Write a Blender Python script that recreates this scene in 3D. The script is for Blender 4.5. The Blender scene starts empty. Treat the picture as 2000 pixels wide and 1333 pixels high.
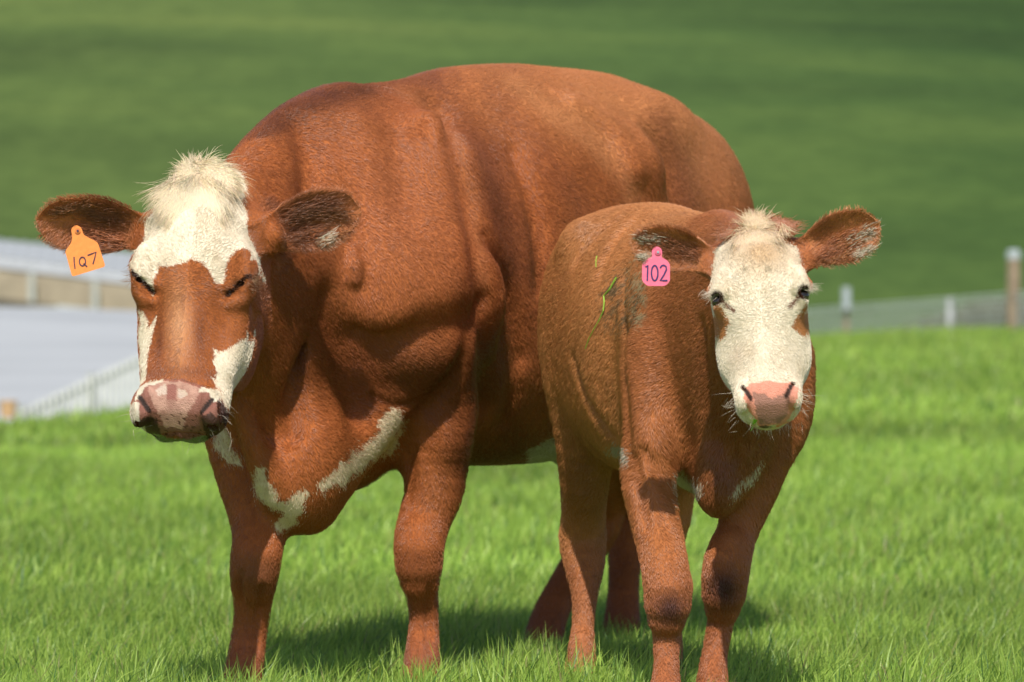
import bpy, math
import numpy as np
from mathutils import Vector

rng = np.random.default_rng(7)
scn = bpy.context.scene
col = scn.collection
# ------------------------------------------------------------------ camera, sky, sun, exposure
cam = bpy.data.objects.new('camera', bpy.data.cameras.new('camera')); col.objects.link(cam)
cam.location = (0, 0, .95); cam.rotation_euler = (math.radians(90), 0, 0)
cam.data.sensor_width = 36; cam.data.lens = 147.6; cam.data.shift_y = -51.5/2000
cam.data.clip_start = .1; cam.data.clip_end = 5000
cam.data.dof.use_dof = True; cam.data.dof.focus_distance = 9.35; cam.data.dof.aperture_fstop = 4.9
scn.camera = cam
SUN_EL, SUN_AZ = 52.0, -4.0        # elevation, degrees to the right of straight behind the camera
wd = bpy.data.worlds.new('World'); scn.world = wd; wd.use_nodes = True
sky = wd.node_tree.nodes.new('ShaderNodeTexSky'); sky.sky_type = 'NISHITA'; sky.sun_disc = False
sky.sun_elevation = math.radians(SUN_EL); sky.sun_rotation = math.radians(180-SUN_AZ)
bg = wd.node_tree.nodes['Background']; bg.inputs[1].default_value = .112
wd.node_tree.links.new(sky.outputs[0], bg.inputs[0])
sun = bpy.data.objects.new('sun', bpy.data.lights.new('sun', 'SUN')); col.objects.link(sun)
sun.data.energy = 4.8; sun.data.angle = math.radians(.6); sun.data.color = (1, .95, .86)
ce = math.cos(math.radians(SUN_EL))
sdir = Vector((math.sin(math.radians(SUN_AZ))*ce, -math.cos(math.radians(SUN_AZ))*ce, math.sin(math.radians(SUN_EL))))
sun.rotation_euler = sdir.to_track_quat('Z', 'Y').to_euler()
scn.view_settings.view_transform = 'Standard'; scn.view_settings.look = 'None'
scn.view_settings.exposure = 0.08; scn.view_settings.gamma = 1
scn.cycles.use_denoising = True
scn.cycles.max_bounces = 8; scn.cycles.transparent_max_bounces = 8
scn.cycles_curves.shape = 'RIBBONS' if False else 'THICK'

# ------------------------------------------------------------------ helpers
def tag(o, label=None, cat=None, group=None, kind=None):
    for k, v in (('label', label), ('category', cat), ('group', group), ('kind', kind)):
        if v: o[k] = v
    return o
def empty(name, loc, label, cat, group=None):
    o = bpy.data.objects.new(name, None); o.empty_display_size = .1; o.location = loc; col.objects.link(o)
    return tag(o, label, cat, group)
def mesh_obj(name, V, Fs, mat, parent=None, smooth=False, vcol=None, loc=None):
    V = np.asarray(V, np.float32); me = bpy.data.meshes.new(name)
    if isinstance(Fs, np.ndarray):
        n, k = Fs.shape; me.vertices.add(len(V)); me.vertices.foreach_set('co', V.ravel())
        me.loops.add(n*k); me.loops.foreach_set('vertex_index', Fs.astype(np.int32).ravel())
        me.polygons.add(n); me.polygons.foreach_set('loop_start', np.arange(0, n*k, k, dtype=np.int32))
    else:
        me.from_pydata([tuple(map(float, v)) for v in V], [], Fs)
    if smooth: me.polygons.foreach_set('use_smooth', np.ones(len(me.polygons), bool))
    if vcol is not None:
        a = me.attributes.new('col', 'FLOAT_COLOR', 'POINT')
        a.data.foreach_set('color', np.c_[vcol, np.ones(len(vcol))].astype(np.float32).ravel())
    me.update(calc_edges=True); me.validate()
    if mat: me.materials.append(mat)
    o = bpy.data.objects.new(name, me); col.objects.link(o)
    if parent: o.parent = parent; o.matrix_parent_inverse = parent.matrix_world.inverted() if False else o.matrix_parent_inverse
    if parent is not None:
        o.location = -Vector(parent.location)      # vertices are in world metres, the parent stands at its own base
    return o
def strands(name, P, rad, colr, mat, parent, mat_idx=0):
    """P: (n, k, 3) points of n hairs; rad: (n, k); colr: (n, 3)"""
    n, k = P.shape[:2]; hc = bpy.data.hair_curves.new(name); hc.add_curves([k]*n)
    hc.position_data.foreach_set('vector', P.astype(np.float32).ravel())
    r = hc.attributes.get('radius') or hc.attributes.new('radius', 'FLOAT', 'POINT')
    r.data.foreach_set('value', rad.astype(np.float32).ravel())
    a = hc.attributes.new('col', 'FLOAT_COLOR', 'CURVE')
    a.data.foreach_set('color', np.c_[colr, np.ones(n)].astype(np.float32).ravel())
    hc.materials.append(mat)
    o = bpy.data.objects.new(name, hc); col.objects.link(o)
    if parent is not None: o.parent = parent; o.location = -Vector(parent.location)
    return o
class NT:
    def __init__(s, name):
        s.m = bpy.data.materials.new(name); s.m.use_nodes = True; s.t = s.m.node_tree
        s.b = s.t.nodes['Principled BSDF']; s.out = s.t.nodes['Material Output']
    def n(s, ty, **kw):
        x = s.t.nodes.new(ty)
        for k, v in kw.items(): setattr(x, k, v)
        return x
    def l(s, a, b): s.t.links.new(a, b)
    def noise(s, scale, detail=4, rough=.6, coord='Object', map_scale=None):
        tc = s.n('ShaderNodeTexCoord'); x = s.n('ShaderNodeTexNoise'); x.inputs['Scale'].default_value = scale
        x.inputs['Detail'].default_value = detail; x.inputs['Roughness'].default_value = rough
        if map_scale:
            mp = s.n('ShaderNodeMapping'); mp.inputs['Scale'].default_value = map_scale
            s.l(tc.outputs[coord], mp.inputs[0]); s.l(mp.outputs[0], x.inputs['Vector'])
        else: s.l(tc.outputs[coord], x.inputs['Vector'])
        return x.outputs['Fac']
    def ramp(s, fac, stops):
        r = s.n('ShaderNodeValToRGB'); e = r.color_ramp.elements
        while len(e) < len(stops): e.new(.5)
        for i, (p, c) in enumerate(stops): e[i].position = p; e[i].color = (*c, 1)
        s.l(fac, r.inputs[0]); return r.outputs[0]
    def bump(s, fac, strength=.3, dist=.01):
        b = s.n('ShaderNodeBump'); b.inputs['Strength'].default_value = strength; b.inputs['Distance'].default_value = dist
        s.l(fac, b.inputs['Height']); s.l(b.outputs[0], s.b.inputs['Normal'])
def simple(name, c, rough=.6, noise_amt=.15, scale=20, metallic=0., spec=.5, bump=0.):
    t = NT(name); f = t.noise(scale)
    lo = tuple(x*(1-noise_amt) for x in c); hi = tuple(min(1, x*(1+noise_amt)) for x in c)
    t.l(t.ramp(f, [(.3, lo), (.7, hi)]), t.b.inputs['Base Color'])
    t.b.inputs['Roughness'].default_value = rough; t.b.inputs['Metallic'].default_value = metallic
    t.b.inputs['Specular IOR Level'].default_value = spec
    if bump: t.bump(f, bump, .01)
    return t.m
def attr_mat(name, rough=.5, spec=.5, sheen=0., trans=0., bump=None, sat=1.0):
    t = NT(name); a = t.n('ShaderNodeAttribute'); a.attribute_name = 'col'
    t.l(a.outputs['Color'], t.b.inputs['Base Color']); t.b.inputs['Roughness'].default_value = rough
    t.b.inputs['Specular IOR Level'].default_value = spec; t.b.inputs['Sheen Weight'].default_value = sheen
    if bump: t.bump(t.noise(bump[0]), bump[1], bump[2])
    if trans:
        tr = t.n('ShaderNodeBsdfTranslucent'); mx = t.n('ShaderNodeMixShader'); mx.inputs[0].default_value = trans
        t.l(a.outputs['Color'], tr.inputs['Color']); t.l(t.b.outputs[0], mx.inputs[1]); t.l(tr.outputs[0], mx.inputs[2]); t.l(mx.outputs[0], t.out.inputs['Surface'])
    return t.m
def box(c, size, rz=0.0, bev=0.0):
    x, y, z = [s_/2 for s_ in size]; V = np.array([(i*x, j*y, k*z) for i in (-1, 1) for j in (-1, 1) for k in (-1, 1)], float)
    cr, sr = math.cos(rz), math.sin(rz); V = V@np.array([[cr, sr, 0], [-sr, cr, 0], [0, 0, 1]])+np.array(c)
    return V, [(0, 1, 3, 2), (4, 6, 7, 5), (0, 4, 5, 1), (2, 3, 7, 6), (0, 2, 6, 4), (1, 5, 7, 3)]
def cyl(p0, p1, r0, r1=None, n=10, rings=1, wob=0.):
    p0 = np.array(p0, float); p1 = np.array(p1, float); r1 = r0 if r1 is None else r1
    a = (p1-p0)/np.linalg.norm(p1-p0); h = np.array([1., 0, 0]) if abs(a[0]) < .8 else np.array([0, 1., 0])
    u = np.cross(a, h); u /= np.linalg.norm(u); v = np.cross(a, u); V = []; Fs = []
    for k in range(rings+1):
        t = k/rings; c = p0+(p1-p0)*t; r = r0+(r1-r0)*t
        for i in range(n):
            an = 2*math.pi*i/n; rr = r*(1+wob*math.sin(5*an+3*k)); V.append(c+rr*(math.cos(an)*u+math.sin(an)*v))
    for k in range(rings):
        for i in range(n): Fs.append((k*n+i, k*n+(i+1) % n, (k+1)*n+(i+1) % n, (k+1)*n+i))
    Fs.append(tuple(range(n))[::-1]); Fs.append(tuple(rings*n+i for i in range(n)))
    return np.array(V), Fs
def merge(parts):
    V = []; Fs = []; o = 0
    for v, f in parts:
        V.append(v); Fs += [tuple(i+o for i in q) for q in f]; o += len(v)
    return np.concatenate(V), Fs
# ------------------------------------------------------------------ sculpting kit (numpy)
F_PX, HOR, CAMZ = 8200.0, 615.0, 0.95      # focal length and horizon in photo pixels, eye height in metres
def P3(px, py, Y):
    return np.array([(px-1000.0)/F_PX*Y, Y, CAMZ+(HOR-py)/F_PX*Y])
def nrm(v):
    v = np.asarray(v, float); return v/np.linalg.norm(v)
def pchip(xs, ys):
    xs = np.asarray(xs, float); ys = np.asarray(ys, float); h = np.diff(xs); d = np.diff(ys)/h
    m = np.zeros(len(xs)); m[0] = d[0]; m[-1] = d[-1]
    for i in range(1, len(xs)-1):
        if d[i-1]*d[i] > 0:
            w1 = 2*h[i]+h[i-1]; w2 = h[i]+2*h[i-1]; m[i] = (w1+w2)/(w1/d[i-1]+w2/d[i])
    def f(x):
        x = np.clip(x, xs[0], xs[-1]); i = np.clip(np.searchsorted(xs, x)-1, 0, len(xs)-2)
        t = (x-xs[i])/h[i]; t2 = t*t; t3 = t2*t
        return (2*t3-3*t2+1)*ys[i]+(t3-2*t2+t)*h[i]*m[i]+(-2*t3+3*t2)*ys[i+1]+(t3-t2)*h[i]*m[i+1]
    return f
def hash3(i, j, k, s):
    n = (i*374761393+j*668265263+k*2147483647+s*1274126177) & 0xffffffff
    n = ((n ^ (n >> 13))*1274126177) & 0xffffffff
    return ((n ^ (n >> 16)) & 0xffff)/65535.0
def vnoise(p, scale, seed=0):
    q = np.asarray(p)*scale; i = np.floor(q).astype(np.int64); f = q-i; f = f*f*(3-2*f); r = 0
    for a in (0, 1):
        for b in (0, 1):
            for c in (0, 1):
                w = (f[:, 0] if a else 1-f[:, 0])*(f[:, 1] if b else 1-f[:, 1])*(f[:, 2] if c else 1-f[:, 2])
                r = r+w*hash3(i[:, 0]+a, i[:, 1]+b, i[:, 2]+c, seed)
    return r*2-1
def fbm(p, scale, seed=0, n=3):
    r = 0; a = 1.0; t = 0
    for o in range(n):
        r = r+a*vnoise(p, scale*2**o, seed+o*17); t += a; a *= .5
    return r/t
def smin(a, b, k):
    h = np.maximum(k-np.abs(a-b), 0)/k
    return np.minimum(a, b)-h*h*k*.25
def smax(a, b, k):
    return -smin(-a, -b, k)
class Sculpt:
    def __init__(s): s.pr = []
    def add(s, fn, c, R, k, op='u'): s.pr.append((fn, np.asarray(c, float), R, k, op))
    def ell(s, c, r, axes=None, k=.05, op='u'):
        c = np.asarray(c, float); r = np.asarray(r, float); A = np.eye(3) if axes is None else np.array([nrm(a) for a in axes])
        def fn(p):
            q = (p-c)@A.T; k0 = np.sqrt(((q/r)**2).sum(1))+1e-9; k1 = np.sqrt(((q/r**2)**2).sum(1))+1e-9
            return k0*(k0-1)/k1
        s.add(fn, c, r.max(), k, op)
    def path(s, pts, rad, k=.05, op='u', n=None, depth=1.0):
        pts = np.array(pts, float); L = np.r_[0, np.cumsum(np.linalg.norm(np.diff(pts, axis=0), axis=1))]
        n = n or max(6, int(L[-1]/.035)); t = np.linspace(0, L[-1], n)
        Q = np.stack([pchip(L, pts[:, i])(t) for i in range(3)], 1); R = pchip(L, rad)(t)
        def fn(p):
            d = np.full(len(p), 9.)
            for i in range(n-1):
                a = Q[i]; b = Q[i+1]-a; w = p-a; w = w*np.array([1, 1/depth, 1]); b2 = b*np.array([1, 1/depth, 1])
                h = np.clip(w@b2/(b2@b2), 0, 1)
                np.minimum(d, np.linalg.norm(w-h[:, None]*b2, axis=1)-(R[i]+(R[i+1]-R[i])*h), out=d)
            return d
        c = (Q.min(0)+Q.max(0))/2; s.add(fn, c, np.linalg.norm(Q-c, axis=1).max()+R.max()*depth, k, op)
    def loft(s, o, ax, u, v, st, k=.05):
        # stations: s, v_top, v_bottom, half width, exponent up, exponent down, sideways shift
        o = np.asarray(o, float); A = np.array([nrm(ax), nrm(u), nrm(v)]); st = np.array(st, float); S = st[:, 0]
        fs = [pchip(S, st[:, i]) for i in range(1, st.shape[1])]
        cc = o+A[0]*(S[0]+S[-1])/2+A[2]*(st[:, 1].max()+st[:, 2].min())/2
        R = math.sqrt(((S[-1]-S[0])/2)**2+((st[:, 1].max()-st[:, 2].min())/2)**2+st[:, 3].max()**2)
        def fn(p):
            q = (p-o)@A.T; x = q[:, 0]
            vt, vb, w, pu, pd, sh = [f(x) for f in fs]
            c = (vt+vb)/2; h = np.maximum((vt-vb)/2, 1e-3); w = np.maximum(w, 1e-3)
            a = np.abs(q[:, 1]-sh); b = q[:, 2]-c; pe = np.where(b > 0, pu, pd)
            qq = ((a/w)**pe+(np.abs(b)/h)**pe)**(1/pe)+1e-6; rho = np.sqrt(a*a+b*b)
            # a cheap gradient correction keeps the field close to metric for wide sections
            d = rho*(1-1/qq); e = np.maximum(S[0]-x, x-S[-1])
            return np.where(e > 0, np.sqrt(np.maximum(d, 0)**2+e*e)*np.where(d > -9, 1, 1), np.maximum(d, -9)) if True else d
        s.add(fn, cc, R, k)
    def ear(s, base, tip, normal, w, th=.006, cup=.6, k=.03, lean=0., op='u'):
        # a real cupped leaf: base -> tip, open towards normal
        base = np.asarray(base, float); tip = np.asarray(tip, float); L = np.linalg.norm(tip-base); a = (tip-base)/L
        c = np.asarray(normal, float); c = nrm(c-a*(c@a)); b = np.cross(c, a)
        wf = pchip([0, .12, .3, .55, .78, .92, 1.0], np.array([.30, .45, .78, 1.0, .86, .55, .05])*w)
        def fn(p):
            q = p-base; x = q@a/L; y = q@b; z = q@c; ww = np.maximum(wf(x), .002); yy = y-lean*w*x
            t = np.clip(yy/ww, -1.4, 1.4)
            z0 = cup*ww*(t*t-.6)*np.clip(1.15-x*.6, 0, 2)
            sl = 1/np.sqrt(1+(2*cup*t)**2)
            e2 = np.maximum(np.abs(yy)-ww, np.maximum(-x*L-.01, x*L-L))
            return smax((np.abs(z-z0)-th)*sl, e2, .010)
        s.add(fn, (base+tip)/2, L*.6+w, k, op)
        return a, b, c
    def __call__(s, p):
        D = np.full(len(p), 1.0)
        for fn, c, R, k, op in s.pr:
            m = k+.03
            i = np.nonzero(((p-c)**2).sum(1) < (R+m)**2)[0]
            if not len(i): continue
            d = fn(p[i])
            D[i] = smin(D[i], d, k) if op == 'u' else smax(D[i], -d, k)
        return D
    def grad(s, p, e=.0025):
        T = np.array([[1, -1, -1], [-1, -1, 1], [-1, 1, -1], [1, 1, 1]], float); g = 0; d = 0
        for t in T:
            v = s(p+t*e); g = g+v[:, None]*t; d = d+v
        return g/(4*e), d/4
    def mesh(s, lo, hi, h, fine=None, hf=.004):
        ax = []
        for i in range(3):
            x = [lo[i]]
            while x[-1] < hi[i]:
                st = h
                if fine is not None and fine[0][i]-.02 < x[-1] < fine[1][i]: st = hf
                x.append(x[-1]+st)
            n = -len(x) % 8
            for _ in range(n): x.append(x[-1]+h)
            ax.append(np.array(x))
        N = [len(a) for a in ax]; B = 8; D = np.ones(N, np.float32)
        nb = [n//B for n in N]
        I = np.stack(np.meshgrid(*[np.arange(n) for n in nb], indexing='ij'), -1).reshape(-1, 3)
        l = np.stack([ax[i][I[:, i]*B] for i in range(3)], 1); r = np.stack([ax[i][I[:, i]*B+B-1] for i in range(3)], 1)
        dc = s((l+r)/2); rad = np.linalg.norm(r-l, axis=1)/2
        act = np.abs(dc) < rad*1.7+h*2
        ins = I[(~act) & (dc < 0)]
        for a, b, c in ins: D[a*B:a*B+B, b*B:b*B+B, c*B:c*B+B] = -1
        A = I[act]; o = np.stack(np.meshgrid(*[np.arange(B)]*3, indexing='ij'), -1).reshape(-1, 3)
        for st in range(0, len(A), 1500):
            G = (A[st:st+1500, None]*B+o[None]).reshape(-1, 3)
            D[G[:, 0], G[:, 1], G[:, 2]] = s(np.stack([ax[i][G[:, i]] for i in range(3)], 1))
        Sg = D < 0; c = np.zeros([n-1 for n in N], np.uint8)
        for a in (0, 1):
            for b in (0, 1):
                for d in (0, 1): c += Sg[a:N[0]-1+a, b:N[1]-1+b, d:N[2]-1+d]
        V = np.argwhere((c > 0) & (c < 8)); del c
        idx = {} ; key = np.full([n-1 for n in N], -1, np.int32); key[V[:, 0], V[:, 1], V[:, 2]] = np.arange(len(V))
        pos = np.zeros((len(V), 3)); cnt = np.zeros(len(V))
        X = lambda q: np.stack([ax[i][q[:, i]] for i in range(3)], 1)
        for a in range(3):
            o2 = [x for x in range(3) if x != a]
            for p in (0, 1):
                for q in (0, 1):
                    s0 = V.copy(); s0[:, o2[0]] += p; s0[:, o2[1]] += q; s1 = s0.copy(); s1[:, a] += 1
                    d0 = D[s0[:, 0], s0[:, 1], s0[:, 2]].astype(float); d1 = D[s1[:, 0], s1[:, 1], s1[:, 2]].astype(float)
                    m = (d0 < 0) != (d1 < 0); t = np.where(m, d0/np.where(m, d0-d1, 1), 0)
                    pos += np.where(m[:, None], X(s0)+(X(s1)-X(s0))*t[:, None], 0); cnt += m
        pos /= cnt[:, None]
        faces = []
        for a in range(3):
            o2 = [x for x in range(3) if x != a]
            s0 = Sg.take(range(0, N[a]-1), a); s1 = Sg.take(range(1, N[a]), a)
            E = np.argwhere(s0 != s1); E = E[(E[:, o2[0]] > 0) & (E[:, o2[1]] > 0) & (E[:, o2[0]] < N[o2[0]]-1) & (E[:, o2[1]] < N[o2[1]]-1)]
            inside0 = Sg[E[:, 0], E[:, 1], E[:, 2]]
            def k(p, q):
                w = E.copy(); w[:, o2[0]] -= p; w[:, o2[1]] -= q; return key[w[:, 0], w[:, 1], w[:, 2]]
            Q = np.stack([k(0, 0), k(1, 0), k(1, 1), k(0, 1)], 1)
            flip = inside0 if a != 1 else ~inside0
            Q[~flip] = Q[~flip][:, ::-1]
            faces.append(Q)
        Fc = np.concatenate(faces); Fc = Fc[(Fc >= 0).all(1)]
        for it in range(2):
            g, d = s.grad(pos); n2 = (g*g).sum(1)+1e-6
            stp = g*(d/n2)[:, None]; ln = np.linalg.norm(stp, axis=1); stp *= np.minimum(1, .004/(ln+1e-9))[:, None]
            pos = pos-stp
        g, d = s.grad(pos, .004)
        return pos, Fc[:, ::-1].copy(), g/(np.linalg.norm(g, axis=1)[:, None]+1e-9)

def on(S, px, py, off=0., y0=9.1, y1=11.9):
    Y = np.arange(y0, y1, .004); p = np.array([P3(px, py, y) for y in Y]); d = S(p); i = int(np.argmax(d < 0))
    return P3(px, py, Y[i]-off)
def crease(S, pts, r, k, off=0., op='s'):
    r = r*(.55 if r > .011 else .85)
    S.path([on(S, px, py, off, 9.66) for px, py in pts], [r*f for f in ([.4]+[1]*(len(pts)-2)+[.4])], k, op)
# ------------------------------------------------------------------ the cow
def frame(px0, py0, px1, py1, Y0, tilt, yaw):
    """head frame: axis down the face, u to the viewer's right, v out of the face"""
    o = P3(px0, py0, Y0); e = P3(px1, py1, Y0)-o; L = np.linalg.norm(e)
    a = nrm([e[0], 0, e[2]]); t = math.radians(tilt); a = nrm([a[0]*math.cos(t), -math.sin(t), a[2]*math.cos(t)])
    v = np.array([-math.sin(math.radians(yaw)), -math.cos(math.radians(yaw)), 0]); v = nrm(v-a*(v@a)); u = np.cross(v, a)
    if u[0] < 0: u = -u
    return o, a, u, v, L/math.cos(t)
def hp(fr, s_, u_, v_):
    o, a, u, v, L = fr; ks, ku = (1, 1) if L > .55 else (.99, .95)
    return o+a*s_*ks+u*u_*ku+v*v_

def sculpt_cow():
    S = Sculpt(); th = math.radians(31)
    b = np.array([math.sin(th), math.cos(th), 0]); l = np.array([math.cos(th), -math.sin(th), 0]); Z = np.array([0, 0, 1.])
    W = np.array([-.40, 10.15, 0])
    S.loft(W, b, l, Z, [
        (-.42, .95, .72, .04, 2, 2, 0), (-.36, 1.12, .66, .13, 2, 2, 0), (-.25, 1.30, .62, .21, 2, 2, 0), (-.10, 1.45, .63, .28, 1.9, 2.2, 0),
        (.05, 1.505, .63, .31, 1.8, 2.3, 0), (.25, 1.53, .60, .335, 1.8, 2.3, 0), (.5, 1.575, .57, .37, 2.0, 2.3, 0), (.8, 1.595, .565, .39, 2.1, 2.3, 0),
        (1.1, 1.595, .60, .375, 2.2, 2.2, 0), (1.32, 1.56, .70, .32, 2.2, 2.2, 0), (1.48, 1.52, .82, .27, 2.2, 2, 0), (1.60, 1.42, .92, .19, 2.2, 2, 0), (1.67, 1.28, 1.05, .05, 2, 2, 0)], .06)
    def B(s, u, z): return W+b*s+l*u+Z*z
    # shoulders, hips, thighs
    S.ell(B(.02, .225, 1.09), (.19, .125, .34), (b, l, [b[0]*-.2, b[1]*-.2, 1]), .10)
    S.ell(B(.02, -.205, 1.02), (.19, .12, .33), (b, l, [b[0]*-.2, b[1]*-.2, 1]), .10)
    S.ell(B(-.06, .275, .985), (.18, .115, .17), (b, l, Z), .14)
    S.ell(B(-.12, -.25, .92), (.17, .10, .20), (b, l, Z), .10)
    S.ell(B(1.12, .24, 1.44), (.12, .06, .06), (b, l, Z), .12)
    S.ell(B(1.12, -.24, 1.44), (.12, .06, .06), (b, l, Z), .12)
    S.ell(B(1.36, .20, 1.10), (.25, .155, .34), (b, l, Z), .12)
    S.ell(B(1.36, -.20, 1.10), (.25, .155, .34), (b, l, Z), .12)
    S.ell(B(1.12, .26, .88), (.16, .12, .20), (b, l, Z), .12)
    S.path([B(1.54, 0, 1.43), B(1.64, 0, 1.37), B(1.69, 0, 1.12), B(1.70, 0, .8)], [.06, .045, .03, .025], .05)
    # neck and dewlap
    A = np.array([-.43, 10.12, 0]); H = np.array([-.665, 9.50, 0]); na = nrm(A-H); nu = np.array([-na[1], na[0], 0]); nu = nu if nu[0] > 0 else -nu
    S.loft(H, na, nu, Z, [(-.10, 1.18, .98, .06, 2, 2, 0), (0, 1.25, .86, .115, 2, 2, 0), (.12, 1.31, .74, .135, 2, 2, 0), (.3, 1.40, .60, .17, 2, 2, 0),
        (.5, 1.47, .52, .22, 2, 2.1, 0), (.68, 1.50, .52, .26, 2, 2.2, 0), (.8, 1.45, .6, .2, 2, 2, 0)], .07)
    S.ell(P3(595, 900, 9.78), (.115, .15, .165), None, .08)
    S.path([P3(470, 800, 9.6), P3(500, 880, 9.62), P3(545, 960, 9.68), P3(600, 990, 9.78)], [.02, .03, .045, .05], .05)
    S.path([P3(740, 800, 9.95), P3(700, 850, 9.9), P3(640, 900, 9.85)], [.06, .07, .08], .07)
    # forelegs
    S.path([P3(800, 560, 10.08), P3(850, 700, 10.08), P3(850, 800, 10.08), P3(850, 880, 10.08), P3(849, 950, 10.07), P3(828, 1020, 10.05), P3(818, 1070, 10.0), P3(818, 1110, 10.0), P3(824, 1160, 10.03), P3(828, 1210, 10.05), P3(824, 1290, 10.0), P3(820, 1340, 9.98), P3(818, 1385, 9.96)],
           [.12, .115, .105, .088, .073, .064, .0615, .057, .040, .036, .044, .050, .058], .06)
    S.path([P3(520, 620, 9.9), P3(480, 760, 9.85), P3(470, 850, 9.82), P3(480, 930, 9.8), P3(497, 1000, 9.78), P3(505, 1050, 9.75), P3(499, 1100, 9.72), P3(495, 1140, 9.74), P3(494, 1180, 9.77), P3(488, 1230, 9.78), P3(478, 1300, 9.74), P3(470, 1350, 9.72), P3(468, 1405, 9.7)],
           [.11, .105, .085, .070, .063, .061, .060, .054, .045, .042, .045, .052, .058], .05)
    # hind legs
    S.path([P3(1250, 620, 11.1), P3(1140, 800, 11.0), P3(1150, 900, 11.2), P3(1180, 1010, 11.45), P3(1150, 1070, 11.42), P3(1100, 1150, 11.3), P3(1072, 1210, 11.22), P3(1055, 1290, 11.15)],
           [.16, .13, .08, .055, .052, .045, .05, .06], .05)
    S.path([P3(1400, 560, 11.1), P3(1340, 780, 11.0), P3(1270, 900, 11.3), P3(1225, 1000, 11.62), P3(1222, 1060, 11.6), P3(1218, 1150, 11.52), P3(1215, 1210, 11.47), P3(1212, 1270, 11.42)],
           [.17, .14, .09, .06, .052, .044, .05, .06], .05)
    # head
    fr = frame(396, 322, 352, 838, 9.40, 20, 8)
    o, a, u, v, L = fr
    S.loft(o, a, u, v, [  # s, front, back, half width
        (-.01, -.07, -.12, .03, 2, 2, 0), (.02, -.03, -.18, .075, 2.2, 2, 0), (.07, -.005, -.235, .112, 2.4, 2, 0), (.14, .008, -.265, .128, 2.5, 2, 0), (.22, .012, -.28, .137, 2.6, 2, 0),
        (.28, .010, -.285, .128, 2.1, 2, .002), (.34, .004, -.275, .120, 1.75, 2, .003), (.42, .002, -.235, .112, 1.65, 2, .003), (.49, .0, -.18, .104, 1.8, 2, .0),
        (.545, .0, -.145, .105, 2.3, 2.2, -.0), (.578, -.008, -.13, .103, 2.3, 2.4, -.0), (.604, -.035, -.12, .085, 2.3, 2.3, 0), (.620, -.06, -.10, .03, 2, 2, 0)], .03)
    S.ell(hp(fr, .255, .122, -.035), (.05, .016, .033), (a, u, v), .03)
    S.ell(hp(fr, .255, -.122, -.035), (.05, .016, .033), (a, u, v), .03)
    S.ell(hp(fr, .225, .118, -.02), (.035, .014, .02), (a-.5*u, u, v), .03)
    S.ell(hp(fr, .225, -.118, -.02), (.035, .014, .02), (a+.5*u, u, v), .03)
    S.ell(hp(fr, .36, .085, -.18), (.11, .045, .09), (a, u, v), .05)     # jaw muscle
    S.ell(hp(fr, .36, -.085, -.18), (.11, .045, .09), (a, u, v), .05)
    S.ell(hp(fr, .560, 0, -.13), (.040, .056, .034), (a, u, v), .02)         # lower lip and chin
    S.ell(hp(fr, .604, -.036, -.105), (.018, .030, .020), (a, u, v), .012)
    S.ell(hp(fr, .604, .028, -.105), (.018, .032, .020), (a, u, v), .012)
    for q in (-1, 1):
        S.ell(hp(fr, .568, q*.078, -.022), (.046, .027, .036), (a-.35*q*u, u, v), .016)    # nostril wings
    for q in (-1, 1):          # lids, brow and the ridge of the cheekbone
        S.path([hp(fr, .285, q*.080, -.012), hp(fr, .262, q*.108, -.014), hp(fr, .238, q*.126, -.03)], [.010, .019, .014], .018)
        S.path([hp(fr, .318, q*.088, -.03), hp(fr, .305, q*.112, -.035), hp(fr, .285, q*.128, -.05)], [.010, .016, .012], .018)
        S.path([hp(fr, .33, q*.100, -.07), hp(fr, .40, q*.092, -.075), hp(fr, .46, q*.082, -.07)], [.024, .022, .018], .035)
    for q in (-1, 1):                                                            # nostrils
        S.path([hp(fr, .540, q*.082, .006), hp(fr, .558, q*.080, .012), hp(fr, .574, q*.070, .012), hp(fr, .586, q*.056, .008)], [.007, .011, .012, .009], .009, 's')
        S.path([hp(fr, .300, q*.084, .004), hp(fr, .284, q*.108, -.004), hp(fr, .262, q*.132, -.02)], [.002, .005, .004], .010, 's')   # closed lids
        S.ell(hp(fr, .34, q*.085, .012), (.06, .012, .012), (a+.25*q*u, u, v), .03, 's')
    # ears
    e1 = S.ear(hp(fr, .125, -.105, -.10), P3(66, 428, 9.36), [-.15, -1, -.35], .074, .006, .35, .04)
    e2 = S.ear(hp(fr, .125, .105, -.10), P3(708, 408, 9.52), [.15, -1, -.25], .072, .006, .45, .04)
    S.path([hp(fr, .12, -.09, -.11), hp(fr, .125, -.15, -.105)], [.045, .032], .04)
    S.path([hp(fr, .12, .09, -.11), hp(fr, .125, .15, -.105)], [.045, .032], .04)
    crease(S, [(860, 205), (900, 290), (925, 400), (948, 540), (956, 690), (938, 800)], .016, .09, .003)
    crease(S, [(640, 590), (655, 650), (674, 705), (692, 790)], .042, .08, -.002)
    crease(S, [(725, 772), (755, 788), (790, 792), (815, 784)], .005, .016, .0)
    crease(S, [(985, 640), (1005, 740), (985, 830)], .012, .05, .006)
    crease(S, [(1010, 300), (1050, 430), (1062, 560)], .0105, .06, .004)
    crease(S, [(960, 470), (1000, 590), (1020, 700)], .012, .06, .004)
    crease(S, [(835, 800), (885, 740), (925, 660), (940, 590)], .014, .05, .002)
    crease(S, [(700, 640), (760, 655), (840, 650), (910, 630)], .014, .10, .002)
    crease(S, [(545, 560), (580, 660), (575, 760)], .018, .06, .002)
    crease(S, [(790, 830), (800, 900), (796, 970)], .008, .03, .001)
    crease(S, [(468, 1120), (472, 1180), (468, 1260)], .006, .02, .001)
    crease(S, [(510, 1150), (505, 1200), (500, 1270)], .007, .02, .001)
    crease(S, [(840, 1150), (838, 1210), (842, 1270)], .007, .02, .001)
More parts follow.
